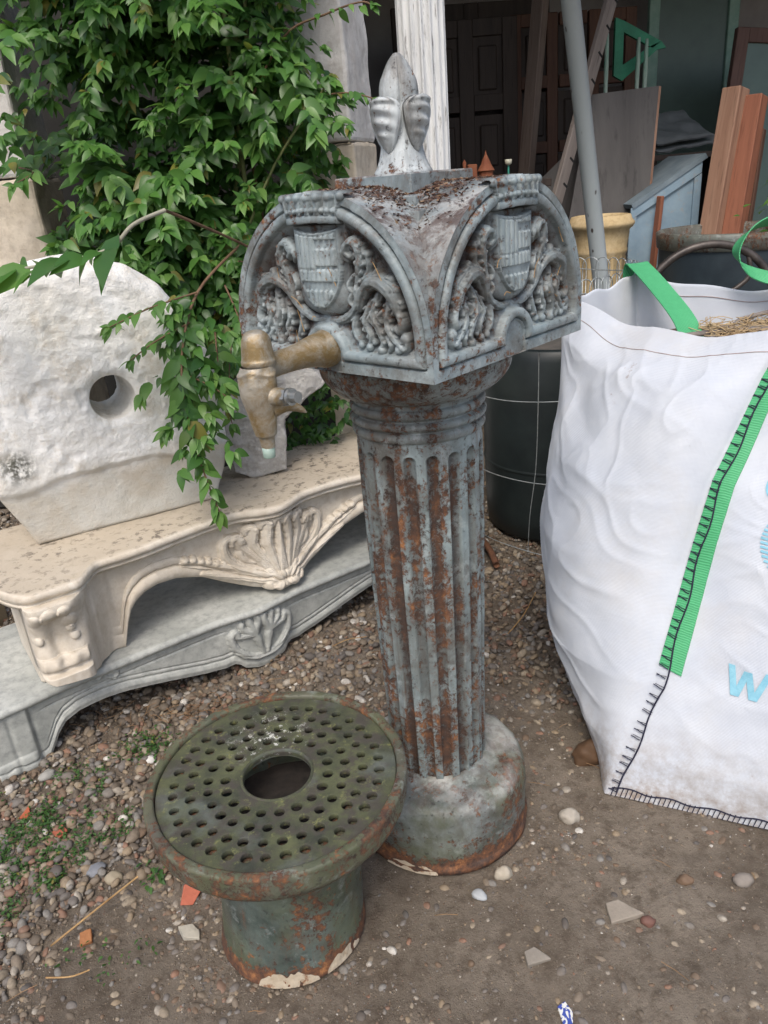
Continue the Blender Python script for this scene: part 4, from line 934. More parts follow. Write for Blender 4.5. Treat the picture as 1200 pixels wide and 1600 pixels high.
for (a_, b_, r) in (((.82, 2.1, .895), (1.45, 1.98, .90), .008), ((.9, 2.2, .90), (1.4, 1.75, .90), .006), ((1.02, 2.05, .90), (1.25, 1.85, .93), .009), ((1.1, 2.25, .9), (1.42, 2.1, .95), .007), ((.85, 1.95, .88), (1.1, 2.25, .90), .005)):
    a_, b_ = np.array(a_)-BO, np.array(b_)-BO; MB().tube(catmull([a_, (a_*2+b_)/3+.012, (a_+2*b_)/3-.008, b_], 5), r, 7).build('twig', M_twig, bag, True)
M_dead = m_simple('dead_leaf', (.09, .07, .05), (.20, .15, .10), 30, .8)
def ribbon(name, pts, wdir, width, mat, parent, n=8, thick=.003):
    P = catmull(pts, n); W = catmull(wdir, n); W = W/np.linalg.norm(W, axis=1, keepdims=True); k = np.linspace(-.5, .5, 5)
    T = np.gradient(P, axis=0); Nn = np.cross(T, W); Nn /= np.linalg.norm(Nn, axis=1, keepdims=True)
    G = P[:, None]+W[:, None]*k[None, :, None]*width+Nn[:, None]*(.12*width*(k**2)[None, :, None]); G2 = G+Nn[:, None]*thick
    m = MB(); m.add(G.reshape(-1, 3), gridF(len(P), 5)); m.add(G2.reshape(-1, 3), gridF(len(P), 5)[:, ::-1])
    for e in (0, -1): m.add(np.concatenate([G[:, e], G2[:, e]]), gridF(2, len(P)))
    return m.build(name, mat, parent, True)
ribbon('lifting_strap', np.array([(.875, 2.52, .95), (.868, 2.50, 1.048), (.872, 2.45, 1.046), (.892, 2.30, .985), (.905, 2.17, .925), (.91, 2.10, .86)])-BO, [(1, .25, 0)]*6, .075, M_green, bag)
ribbon('lifting_strap', np.array([(1.42, 2.22, .93), (1.36, 2.2, .985), (1.25, 2.22, 1.0), (1.135, 2.27, 1.035), (1.095, 2.29, 1.09), (1.14, 2.30, 1.15), (1.23, 2.31, 1.163), (1.34, 2.28, 1.11), (1.44, 2.24, 1.0), (1.46, 2.2, .92)])-BO, [(.1, .9, .45), (.1, .9, .45), (0, .8, .6), (0, .8, .55), (0.1, 1, .1), (.2, .9, -.35), (.1, .8, -.6), (-.1, .9, -.5), (-.2, 1, 0), (0, 1, 0)], .058, M_green, bag)

# ------------------------------------------------------------ pebbles, grit, single stones
def pebble_mats():
    N = NB('pebbles', .7, .35); r = N.island()
    c = N.ramp(r, [(0, (.13, .105, .078)), (.13, (.21, .17, .125)), (.26, (.165, .15, .135)), (.38, (.28, .215, .14)), (.50, (.22, .21, .19)), (.60, (.17, .115, .075)), (.70, (.33, .275, .20)), (.79, (.24, .135, .09)), (.86, (.10, .092, .085)), (.92, (.38, .34, .28)), (.972, (.60, .57, .51))], 'CONSTANT')
    n = N.noise(120, 5, .65); c = N.mix(N.ramp(n, [(.35, .5), (.65, 0)]), c, (.085, .065, .05)); c2 = N.mix(N.ramp(N.noise(14, 6, .6), [(.48, 0), (.64, .5)]), c, (.15, .12, .09))
    return N.done(c2, None, N.bump(n, .3, .0015))
M_peb = pebble_mats()
bm = bmesh.new(); bmesh.ops.create_icosphere(bm, subdivisions=2, radius=1); V1 = np.array([v.co[:] for v in bm.verts]); F1 = np.array([[v.index for v in f.verts] for f in bm.faces]); bm.free()
bm = bmesh.new(); bmesh.ops.create_icosphere(bm, subdivisions=1, radius=1); V0 = np.array([v.co[:] for v in bm.verts]); F0 = np.array([[v.index for v in f.verts] for f in bm.faces]); bm.free()
# (create_icosphere: 1 -> 20 faces, 2 -> 80 faces)
def rotmats(n, R, tilt=.4):
    az = R.uniform(0, 2*np.pi, n); tx, ty = R.normal(0, tilt, n), R.normal(0, tilt, n)
    cz, sz = np.cos(az), np.sin(az); Z0 = np.zeros(n); O1 = np.ones(n)
    Rz = np.array([[cz, -sz, Z0], [sz, cz, Z0], [Z0, Z0, O1]]).transpose(2, 0, 1)
    cx, sx = np.cos(tx), np.sin(tx); Rx = np.array([[O1, Z0, Z0], [Z0, cx, -sx], [Z0, sx, cx]]).transpose(2, 0, 1)
    cy, sy = np.cos(ty), np.sin(ty); Ry = np.array([[cy, Z0, sy], [Z0, O1, Z0], [-sy, Z0, cy]]).transpose(2, 0, 1)
    return Rx@Ry@Rz
def scatter(name, pos, size, seed, Vt, Ft, mat, label, tilt=.3, sink=.25, jag=.16):
    R = np.random.default_rng(seed); n = len(pos); sc = np.stack([size*R.uniform(.85, 1.35, n), size*R.uniform(.65, .95, n), size*R.uniform(.40, .70, n)], 1)
    var = [Vt*(1+jag*vnoise(Vt*1.3+k*9.1, k)[:, None]) for k in range(12)]
    T = np.array(var)[R.integers(0, 12, n)]*sc[:, None, :]; M = rotmats(n, R, tilt); T = np.einsum('nij,nkj->nki', M, T)
    P = T+pos[:, None, :]; P[..., 2] += (sc[:, 2]*(1-2*sink)*.6)[:, None]
    F = (Ft[None]+(np.arange(n)*len(Vt))[:, None, None]).reshape(-1, 3)
    o = obj(name, P.reshape(-1, 3), F, mat); return tag(o, label, 'gravel', kind='stuff')
def occupied(x, y):
    return (np.hypot(x-.08, y-1.35) < .20) | (np.hypot(x+.24, y-1.10) < .158)
def dens(x, y):
    # gravel bed at the back and left, bare soil in front and to the right
    n = vnoise(P3(x*2.2, y*2.2, 0), 33)*.7+vnoise(P3(x*7, y*7, 1), 34)*.55
    edge = np.where(x < .1, 1.08+.55*(x+.5)*(x > -.5)-.10*(x < -.7), 1.66)
    return np.clip(sstep(-.34, .40, y-edge+.30*n), .0, 1)*.94
def vis(n, R):
    y = .55+(3.5-.55)*R.uniform(0, 1, n)**1.25; hw = .35+.52*y; x = R.uniform(-1, 1, n)*hw-.05; return x, y
def gen(n, seed, lo, hi, base):
    R = np.random.default_rng(seed); x, y = vis(n, R); d = dens(x, y); clu = sstep(-.1, .5, vnoise(P3(x*5, y*5, 2), 61)); keep = (R.uniform(0, 1, n) < np.maximum(d, base*(.5+2.2*clu))) & ~occupied(x, y)
    x, y, d = x[keep], y[keep], d[keep]; s = lo+(hi-lo)*R.beta(1.6, 4.0, len(x)); s = s*(.66+.34*d)
    return x, y, s, d, R
x, y, s, d, R = gen(38000, 1, .0048, .0215, .27); z = ground_z(x, y)+np.where(d > .6, R.uniform(-.004, .007, len(x)), -.002-.2*s)
scatter('gravel', np.stack([x, y, z], 1)[s > .0085], s[s > .0085], 2, V1, F1, M_peb, 'mixed grey, beige and brown rounded gravel pebbles on the soil', .35)
q = s <= .0085; scatter('small_gravel', np.stack([x, y, z], 1)[q], s[q], 3, V0, F0, M_peb, 'small brown and grey pebbles strewn between the larger gravel', .5)
x, y, s, d, R = gen(80000, 5, .0014, .0050, .55); z = ground_z(x, y)
scatter('grit', np.stack([x, y, z], 1), s, 6, V0, F0, M_peb, 'fine grit of tiny stone chips scattered over the brown soil', .8, .3, .3)
def single(name, label, x, y, size, colr, seed, flat=.5, outline=None, rz=0, cat='pebble', jag=.2, rough=.7, z0=0):
    V = V1.copy(); bm = bmesh.new(); bmesh.ops.create_icosphere(bm, subdivisions=3, radius=1); V = np.array([v.co[:] for v in bm.verts]); F = [[v.index for v in f.verts] for f in bm.faces]; bm.free()
    V = V*(1+jag*fbm(V*1.4+seed*3.3, 3, seed)[:, None]); V = V*np.array([size, size*.72, size*flat])
    m = m_simple(name+'_surface', tuple(c*.8 for c in colr), colr, 40, rough)
    o = obj(name, V, F, m); o.location = (x, y, float(ground_z(np.array(x), np.array(y)))+size*flat*.45+z0); o.rotation_euler = (0, .05, rz); return tag(o, label, cat)
single('white_stone', 'rounded off-white stone on the soil right of the column foot', .365, 1.282, .024, (.40, .36, .30), 1, .7, jag=.3)
single('cream_stone', 'small squarish cream stone just in front of the column foot', .188, 1.146, .019, (.44, .39, .31), 2, .8, jag=.3)
single('pale_pebble', 'elongated pale blue-grey pebble on the soil below the column foot', .131, 1.100, .017, (.40, .42, .43), 3, .5, rz=-.5)
single('amber_rock', 'amber brown rounded rock by the bottom corner of the white bag', .462, 1.470, .042, (.10, .055, .028), 6, .8, jag=.3)
single('white_pebble', 'bright white pebble beside the weeds left of the drain stand', -.672, 1.585, .017, (.62, .60, .56), 8, .6)
single('grey_pebble', 'smooth grey pebble lying below the left grey marble foot', -.935, 1.565, .023, (.34, .33, .30), 9, .55, rz=.8)
single('slate_pebble', 'long dark slate pebble in the gravel left of the drain stand', -.715, 1.258, .022, (.22, .23, .25), 10, .35, rz=.9)
single('tan_pebble', 'plump tan pebble next to the dark slate pebble', -.670, 1.235, .021, (.33, .28, .20), 11, .65)
single('brown_pebble', 'plump brown pebble on the soil at right, below the bag', .55, 1.09, .016, (.17, .11, .07), 12, .7)
single('reddish_pebble', 'reddish brown pebble next to the flat triangular stone', .445, 1.008, .015, (.17, .085, .065), 13, .7)
single('round_grey_pebble', 'round grey pebble at the right edge of the soil', .665, 1.08, .019, (.24, .21, .18), 14, .7)
def flat_chip(name, label, cat, x, y, outline, thick, colr, tilt=(0, 0, 0), seed=0, z=0.0, mat=None, cuts=2):
    V, F = rough_prism([(a_, b_) for a_, b_ in outline], thick, cuts, thick*.12, 30, seed, thick*.15)
    V = V[:, [0, 2, 1]]*np.array([1, 1, 1]); m = mat or m_simple(name+'_surface', tuple(c*.78 for c in colr), colr, 30, .8, .5)
    F = [tuple(reversed(f)) for f in F]; o = obj(name, V, F, m, None, False); o.location = (x, y, float(ground_z(np.array(x), np.array(y)))-thick*.15+z); o.rotation_euler = tilt; return tag(o, label, cat)
flat_chip('flat_stone', 'flat triangular grey stone half sunk in the soil at lower right', 'stone', .40, 1.03, [(-.030, -.022), (.040, -.016), (.002, .022), (-.024, .020)], .012, (.30, .26, .21), (.05, -.05, .1), 2)
flat_chip('stone_flake', 'small grey triangular stone flake at the bottom centre of the soil', 'stone', .215, .955, [(-.024, -.012), (.022, -.016), (.004, .016), (-.018, .014)], .010, (.27, .24, .20), (.1, 0, .3), 3)
flat_chip('pale_flake', 'pale wedge-shaped stone flake left of the drain stand foot', 'stone', -.465, 1.077, [(-.026, .010), (-.010, -.014), (.024, -.018), (.020, .002), (.004, .016)], .014, (.42, .39, .32), (.1, .1, 0), 4)
flat_chip('tile_shard', 'terracotta shard leaning in the gravel under the drain stand rim', 'tile shard', -.478, 1.175, [(-.03, -.024), (-.004, -.03), (.032, .012), (.012, .030), (-.018, .012)], .012, (.50, .15, .09), (.75, .2, .4), 5, .012)
flat_chip('tile_shard', 'small terracotta shard among the weeds, nearest the grey marble foot', 'tile shard', -.942, 1.435, [(-.016, -.016), (.014, -.014), (.004, .018)], .010, (.42, .11, .05), (.4, .3, .2), 6, .006)
flat_chip('tile_shard', 'dull terracotta piece half hidden in the weeds', 'tile shard', -.835, 1.366, [(-.016, -.012), (.014, -.014), (.018, .008), (-.008, .014)], .010, (.34, .10, .055), (.3, -.2, 1), 7, .004)
flat_chip('brick_chip', 'small orange brick chip on the soil at lower left', 'tile shard', -.676, 1.082, [(-.013, -.015), (.011, -.013), (.009, .015), (-.012, .013)], .010, (.35, .15, .06), (.2, 0, .3), 8, .002)
flat_chip('slate_strip', 'flat grey slate strip lying at the upper left of the drain stand', 'stone', -.475, 1.735, [(-.09, -.012), (.08, -.016), (.085, .012), (-.085, .018)], .010, (.24, .26, .25), (.06, 0, .55), 9, .012)
N = NB('torn_paper', .6, .3); c_ = N.mix(N.ramp(N.noise(45, 3, .5, 1.5), [(.49, 0), (.51, 1)]), (.04, .07, .30), (.62, .62, .58))
flat_chip('paper_scrap', 'crumpled blue and white paper scrap on the soil at the bottom edge', 'litter', .246, .852, [(-.012, -.020), (.010, -.022), (.013, .004), (.004, .022), (-.013, .014)], .003, (1, 1, 1), (.2, .3, .15), 10, .003, mat=N.done(c_))
V = []; 
def rod(name, label, cat, pts, r, mat, n=7, grp=None):
    o = MB().tube(catmull(pts, 5), r, n).build(name, mat, None, True); return tag(o, label, cat, grp)
M_rustrod = m_simple('rusty_bar', (.09, .04, .025), (.20, .09, .045), 20, .85)
rod('rusty_rod', 'rusty iron rod stub lying on the gravel behind the column', 'rod', [(.375, 2.80, .01), (.40, 2.62, .012), (.405, 2.50, .010)], .013, M_rustrod)
rod('straw_stalk', 'long straw-coloured stalk on the pebbles at lower left', 'stalk', [(-.735, 1.055, .012), (-.66, 1.13, .020), (-.60, 1.205, .014)], .0022, M_straw, 5)
rod('straw_stalk', 'short dry straw stem on the soil near the lower left edge', 'stalk', [(-.72, .99, .01), (-.67, .985, .014), (-.64, 1.0, .008)], .0018, M_straw, 5)
rod('dry_twig', 'thin dry twig lying on gravel between the column and the bag', 'stalk', [(.36, 2.02, .02), (.43, 2.12, .022), (.50, 2.26, .02)], .0022, M_straw, 5)
rod('straw_stalk', 'curved straw stem on the pebbles in front of the grey mantelpiece', 'stalk', [(-.20, 2.03, .02), (-.15, 2.06, .022), (-.09, 2.07, .02)], .0016, M_straw, 5)

# weeds
def leaf_template(L=1.0, W=.42, rows=4, fold=.18, curl=.25):
    V = []; F = []
    for i in range(rows+1):
        t = i/rows; w_ = W/2*(math.sin(math.pi*min(1, t*1.02)**.72))**.9*(1-.25*t) if 0 < t < 1 else .0
        zc = -curl*t*t*L
        V += [(t*L, -w_, zc+fold*w_*1.2), (t*L, 0, zc), (t*L, w_, zc+fold*w_*1.2)]
    for i in range(rows):
        for j in (0, 1):
            a_ = i*3+j; F.append((a_, a_+3, a_+4, a_+1))
    return np.array(V), np.array(F)
def leaf_mats(name, c1, c2, c3, rough=.38, trans=.42):
    N = NB(name, rough, .5); r = N.island(); c = N.ramp(r, [(0, c1), (.45, c2), (.9, c3)]); c = N.mix(N.ramp(N.mth('FRACT', N.mth('MULTIPLY', r, 37.0)), [(.965, 0), (.975, .8)]), c, (.30, .24, .05)); n = N.noise(30, 4, .6); c = N.mix(N.mth('MULTIPLY', n, .3), c, c1)
    N.put(N.b.inputs['Base Color'], c); tr = N.n.new('ShaderNodeBsdfTranslucent'); N.put(tr.inputs[0], N.mix(.5, c, (.12, .22, .02)))
    mx = N.n.new('ShaderNodeMixShader'); mx.inputs[0].default_value = trans; N.t.links.new(N.b.outputs[0], mx.inputs[1]); N.t.links.new(tr.outputs[0], mx.inputs[2]); N.t.links.new(mx.outputs[0], N.out.inputs[0]); return N.m
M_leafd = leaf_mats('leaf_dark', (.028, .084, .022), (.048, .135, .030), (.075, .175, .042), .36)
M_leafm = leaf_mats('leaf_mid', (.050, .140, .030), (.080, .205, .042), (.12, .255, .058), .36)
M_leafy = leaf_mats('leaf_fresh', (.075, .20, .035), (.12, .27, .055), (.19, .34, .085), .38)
M_weed = leaf_mats('weed_leaf', (.03, .09, .02), (.055, .14, .03), (.09, .20, .045), .6)
def inst(name, T, F, mats4, mat, mi=None, parent=None, label=None, cat=None, kind=None, group=None):
    n = len(mats4); P = np.einsum('nij,kj->nki', mats4[:, :3, :3], T)+mats4[:, None, :3, 3]
    FF = (F[None]+(np.arange(n)*len(T))[:, None, None]).reshape(-1, F.shape[1]); o = obj(name, P.reshape(-1, 3), FF, mat, parent)
    if mi is not None: o.data.polygons.foreach_set('material_index', np.repeat(mi, len(F)).astype(np.int32))
    return tag(o, label, cat, group, kind)
def frames(pos, ldir, nrm, size):
    L = ldir/np.linalg.norm(ldir, axis=1, keepdims=True); Y = np.cross(nrm, L); Y /= np.maximum(np.linalg.norm(Y, axis=1, keepdims=True), 1e-6); Zz = np.cross(L, Y)
    M = np.zeros((len(pos), 3, 4)); M[:, :, 0] = L*size[:, None]; M[:, :, 1] = Y*size[:, None]; M[:, :, 2] = Zz*size[:, None]; M[:, :, 3] = pos; return M
LT, LF = leaf_template(1, .55, 3, .2, .2)
def weeds(cx, cy, rx, ry, n, seed, size, label, name='weed_patch'):
    R = np.random.default_rng(seed); cl = np.stack([R.normal(cx, rx*.5, 40), R.normal(cy, ry*.5, 40)], 1); c = cl[R.integers(0, 40, n)]+R.normal(0, .016, (n, 2))
    z = ground_z(c[:, 0], c[:, 1])+R.uniform(.002, .018, n); pos = np.stack([c[:, 0], c[:, 1], z], 1); a_ = R.uniform(0, 2*np.pi, n)
    ld = np.stack([np.cos(a_), np.sin(a_), R.normal(.15, .3, n)], 1); nr_ = np.stack([R.normal(0, .3, n), R.normal(0, .3, n), np.ones(n)], 1)
    return inst(name, LT, LF, frames(pos, ld, nr_, size*R.uniform(.5, 1.4, n)), M_weed, label=label, cat='weeds', kind='stuff')
weeds(-.86, 1.34, .18, .20, 2600, 3, .009, 'low green weeds creeping over the pebbles at left')
weeds(-.68, 1.64, .07, .05, 420, 4, .010, 'small tuft of weeds left above the drain stand')
weeds(-.86, 1.56, .10, .06, 200, 6, .009, 'sparse weeds in the gravel beneath the grey marble foot')
weeds(-.56, 1.235, .05, .03, 34, 7, .016, 'few green seedlings by the left side of the drain stand')
weeds(-.62, 1.03, .08, .03, 50, 8, .010, 'tiny seedlings on the soil at lower left')
R = np.random.default_rng(77); m = MB()
for i in range(200):
    x, y = R.normal(-.60, .16), R.normal(1.78, .05)
    if i > 110: x, y = vis(1, R); x, y = float(x[0]), float(y[0])
    if occupied(np.array(x), np.array(y)): continue
    z = float(ground_z(np.array(x), np.array(y)))+.012; a_ = R.uniform(0, 6.3); L = R.uniform(.008, .03); d = np.array([math.cos(a_), math.sin(a_), R.normal(0, .15)])*L; c = np.array([x, y, z])
    m.tube([c-d, c+np.array([0, 0, .003]), c+d], .0009, 4)
tag(m.build('dry_litter', m_simple('brown_litter', (.16, .09, .045), (.30, .19, .10), 8, .9), None, True), 'dry brown stalks and needles strewn on the ground', 'litter', kind='stuff')
# ------------------------------------------------------------ barrel and wire fence
M_blk = m_simple('black_plastic', (.012, .017, .018), (.022, .030, .030), 6, .45, .15)
b = thing('barrel', 'dark plastic barrel standing on the gravel behind the column, inside a wire fence', 'barrel', (.725, 2.925, 0))
MB().lathe([(.0, .0), (.262, .0), (.278, .012), (.284, .08), (.289, .3), (.289, .55), (.284, .72), (.272, .755), (.262, .765), (.262, .74)], 72, cap=False).build('barrel_body', M_blk, b, True)
MB().lathe([(.2885, .285), (.293, .292), (.2885, .30)], 72, cap=False).build('hoop', M_blk, b, True)
MB().lathe([(.262, .74), (.2, .75), (.0, .755)], 40, cap=False).build('barrel_top', m_simple('dusty_top', (.05, .05, .045), (.10, .09, .08), 12, .8), b, True)
M_wire = m_simple('galvanised_wire', (.28, .31, .31), (.45, .48, .48), 60, .4, metal=.6)
wf = thing('wire_fence', 'bare galvanised wire garden fence with looped top edge, rolled around the barrel', 'fence')
loop = catmull([(.36, 2.85), (.388, 2.67), (.52, 2.53), (.655, 2.46), (.80, 2.53), (.93, 2.68), (1.0, 2.86), (.97, 3.02), (.84, 3.16), (.6, 3.28), (.42, 3.14)], 14, True)
lz = lambda z, k=0: [(p[0], p[1], z+.008*math.sin(i*.13+k)) for i, p in enumerate(loop)]+[(loop[0][0], loop[0][1], z)]
for k, zz in enumerate((.05, .333, .628, .88, .985)):
    MB().tube(lz(zz, k), .0019, 5, cap=False).build('line_wire', M_wire, wf, True)
for (fx, z0, z1) in ((66, .03, 1.0), (100, .03, 1.0), (125, .03, 1.0)):
    p = loop[fx]; MB().tube([(p[0], p[1], z0), (p[0]+.006, p[1], (z0+z1)/2), (p[0], p[1], z1)], .0016, 5).build('stay_wire', M_wire, wf, True)
p = loop[38]
MB().tube(catmull([(.555, 2.475, .80), (.552, 2.47, .62), (.545, 2.47, .40), (.522, 2.46, .22), (.515, 2.46, .08)], 5), .0017, 5).build('stay_wire', M_wire, wf, True)
m = MB()
for i in range(0, len(loop)-5, 4):
    p, q = Vector((*loop[i], 0)), Vector((*loop[(i+5) % len(loop)], 0)); d = q-p; pts = [(p.x, p.y, .88)]
    for a_ in np.linspace(math.pi, 0, 9): c = (p+q)/2+d*.5*math.cos(a_); pts.append((c.x, c.y, .995+.030*math.sin(a_)))
    pts.append((q.x, q.y, .88)); MB().tube(pts, .0017, 5).build('loop_wire', M_wire, wf, True)

# ------------------------------------------------------------ stone posts and the old fluted column
M_post = m_stone('weathered_post', (.52, .50, .47), (.66, .65, .62), (.38, .35, .32), (.17, .16, .15), 4, .85, bump=.7)
M_post2 = m_stone('warm_post', (.50, .43, .33), (.60, .53, .43), (.38, .32, .25), (.2, .16, .12), 4, .85, bump=.5)
def post(label, x, y, w_, dep, joints, top, rz, seed):
    r = thing('stone_post', label, 'stone post', (x, y, 0), rz); z0 = 0
    for k, zz in enumerate(joints+[top]):
        V, F = rough_prism([(-w_/2, z0+.002), (w_/2, z0+.002), (w_/2, zz), (-w_/2, zz)], dep, 5, .006, 10, seed+k, .012)
        V[:, 1] -= dep/2; V[:, 0] += .008*(k % 2); obj('stone', V, F, M_post if k == 2 else M_post2, r, False); z0 = zz
post('wide weathered stone post at the left edge of the picture, left of the green shrub', -1.235, 2.86, .34, .26, [.62, 1.46], 2.5, .0, 3)
post('rough stone post behind the fountain finial, right of the green shrub', -.045, 2.93, .175, .26, [.70, 1.49], 2.5, math.radians(-18), 7)
M_peel = None
N = NB('peeling_paint', .8, .3); v = N.map(scale=(1, 1, .12)); n1 = N.noise(24, 9, .75, .3, v); n2 = N.noise(70, 7, .7, 0, v)
col = N.mix(N.ramp(n1, [(.38, 0), (.6, 1)]), (.56, .57, .57), (.74, .75, .74)); col = N.mix(N.ramp(n2, [(.56, 0), (.64, .8)]), col, (.16, .15, .14)); M_peel = N.done(col, None, N.bump(n2, .6, .004))
fc = thing('old_column', 'pale grey fluted wooden column with peeling paint behind the fountain', 'column', (.277, 3.17, 0), .3)
zz = np.array([0, .1, .11, 2.48, 2.5]); n = 16*12; th = np.linspace(0, 2*np.pi, n, endpoint=False); T, Zz = np.meshgrid(th, zz, indexing='xy')
x = ((T/(2*np.pi/16)) % 1)-.5; Rr = .088-.012*np.sqrt(np.clip(1-(x/.36)**2, 0, 1))*((Zz > .105) & (Zz < 2.49))
obj('column_shaft', P3(Rr*np.cos(T), Rr*np.sin(T), Zz).reshape(-1, 3), gridF(len(zz), n, closev=True), M_peel, fc, False)
MB().lathe([(.0, 0), (.115, 0), (.12, .03), (.10, .06), (.092, .1)], 32, cap=False).build('column_base', M_peel, fc, True)

# ------------------------------------------------------------ open shed behind
M_plaster = m_simple('shed_plaster', (.30, .29, .30), (.40, .39, .40), 3, .9, .2)
M_dark = m_simple('shade_dark_wall', (.022, .022, .02), (.04, .038, .034), 3, .9, .3)  # near-black tone: deep shade behind the foliage put into the colour
M_woodd = m_wood('dark_wood', (.030, .022, .018), (.055, .040, .032))
M_woodb = m_wood('brown_wood', (.075, .038, .025), (.13, .065, .042))
M_woodg = m_wood('grey_wood', (.16, .135, .12), (.26, .225, .20))
M_woodo = m_wood('orange_wood', (.19, .07, .04), (.32, .13, .075))
M_woodp = m_wood('pale_wood', (.21, .11, .07), (.36, .22, .15))
sh = thing('shed', 'open-fronted shed with plastered back wall, storing doors and salvage', 'building', (0, 0, 0))
MB().box((1.0, 6.45, 1.5), (8.0, .2, 3.0)).build('back_wall', M_plaster, sh)
MB().box((4.9, 5.05, 1.5), (.2, 2.8, 3.0)).build('side_wall', M_plaster, sh)
MB().box((-2.9, 5.05, 1.5), (.2, 2.8, 3.0)).build('side_wall', M_dark, sh)
MB().box((1.0, 5.0, 3.06), (8.2, 3.3, .1)).build('roof', M_woodd, sh)
for i in range(9): MB().box((-2.6+i*.9, 4.95, 2.93), (.09, 2.9, .14)).build('rafter', M_woodd, sh)
MB().box((1.0, 3.42, 2.90), (8.1, .14, .18)).build('front_beam', M_woodd, sh)
g = MB().box((-1.35, 3.62, 1.3), (2.7, .12, 2.6), bev=.01).build('shade_wall', M_dark, sh)  # wall put in behind the shrub, foliage shade painted into its colour

def frame_pts(p0, ang, lean):
    # local x along the door, local z up; leaning back
    return Matrix.Translation(p0) @ Matrix.Rotation(ang, 4, 'Z') @ Matrix.Rotation(lean, 4, 'X')
def door(name, label, loc, ang, lean, W, H_, mat, mat2, rows, cols, glass=None, roll=0, T=.045, stile=.09, arch_top=False, cat='door', matp=None):
    r = thing(name, label, cat); r.matrix_basis = frame_pts(loc, ang, lean) @ Matrix.Rotation(roll, 4, 'Y')
    m = MB(); 
    for x in np.linspace(0, W, cols+1): MB().box((min(max(x, stile/2), W-stile/2), 0, H_/2), (stile, T, H_), bev=.004).build('stile', mat, r)
    pw = (W-stile)/cols
    for z in np.linspace(0, H_, rows+1):
        for c in range(cols):
            x0 = stile/2+c*pw+stile/2 if c else stile; x1 = stile/2+(c+1)*pw-stile/2 if c < cols-1 else W-stile
            MB().box(((x0+x1)/2, 0, min(max(z, stile/2), H_-stile/2)), (x1-x0, T*.9, stile), bev=.003).build('rail', mat, r)
    ph = (H_-stile)/rows
    for i in range(rows):
        for c in range(cols):
            cx = stile/2+(c+.5)*pw; cz = stile/2+(i+.5)*ph
            if glass: MB().box((cx, .003, cz), (pw-stile+.01, .006, ph-stile+.01)).build('pane', glass, r)
            else:
                a_, b_ = pw-stile, ph-stile
                MB().box((cx, .004, cz), (a_+.01, T*.35, b_+.01)).build('panel', mat2, r)
                if a_ > .1 and b_ > .1: MB().box((cx, -.004, cz), (a_*.66, T*.5, b_*.72), bev=.01).build('raised_field', mat2, r)
    return r
door('dark_door', 'nearly black panelled wooden door leaning in the shed, left of the pale post', (.40, 5.15, 0), .0, -.02, .62, 2.20, M_woodd, M_woodd, 5, 2)
door('wide_dark_door', 'broad very dark door in the deepest shade beside the white fluted column', (.30, 5.45, 0), .06, -.02, 1.0, 2.34, M_woodd, M_woodd, 4, 2)
door('brown_door', 'reddish brown panelled door between the pale post and the steel pole', (1.02, 5.3, 0), .05, -.05, .80, 2.24, M_woodb, M_woodd, 6, 3, stile=.07)
def beam(name, label, p0, p1, a_, b_, mat, cat='beam', grp=None, bev=.004, extra=None):
    p0, p1 = Vector(p0), Vector(p1); d = p1-p0; L = d.length
    o = MB().box((0, 0, L/2), (a_, b_, L), bev=bev).build(name, mat, None); o.matrix_basis = Matrix.Translation(p0) @ d.to_track_quat('Z', 'Y').to_matrix().to_4x4(); return tag(o, label, cat, grp)
beam('timber_post', 'brown squared timber post leaning against the dark doors in the shed', (.84, 4.65, 0), (1.125, 4.95, 2.42), .075, .065, m_wood('post_wood', (.13, .095, .075), (.21, .16, .13)))
st = thing('slotted_strip', 'pale grey wooden strip with black slots leaning across behind the steel pole', 'timber'); p0, p1 = Vector((.62, 3.95, 0)), Vector((1.40, 4.40, 2.33)); d = p1-p0
st.matrix_basis = Matrix.Translation(p0) @ d.to_track_quat('Z', 'Y').to_matrix().to_4x4()
rz_ = Matrix.Rotation(math.radians(0), 4, 'Z')
MB().box((0, 0, d.length/2), (.03, .065, d.length), bev=.003).build('strip', M_woodg, st)
M_blkpaint = m_simple('black_slot', (.01, .01, .01), (.02, .02, .02), 10, .9)
for k in range(18):
    MB().box((0, -.018+.002*(k % 3), .25+k*.125), (.034, .034, .010), M=Matrix.Rotation(.35, 3, 'X')).build('slot', M_blkpaint, st)
N = NB('pole_paint', .45, .5); n1 = N.noise(5, 6, .6); sp_ = N.voro(26, vec=N.map(scale=(1, 1, .5))); big = N.noise(16, 5, .6, vec=N.map(scale=(1, 1, .4), loc=(2, 2, 2)))
col = N.mix(n1, (.33, .375, .38), (.43, .47, .475)); col = N.mix(N.mth('MULTIPLY', N.ramp(sp_, [(.10, 1), (.17, 0)]), N.ramp(big, [(.5, 0), (.56, 1)])), col, (.06, .045, .04)); M_pole = N.done(col, None, N.bump(big, .15, .003))
o = MB().tube([(1.215, 3.52, 0), (1.005, 3.33, .95), (.73, 3.10, 2.35)], .0345, 28).build('steel_pole', M_pole, None, True); tag(o, 'grey painted steel pole with dark chips, leaning in front of the shed', 'pole')
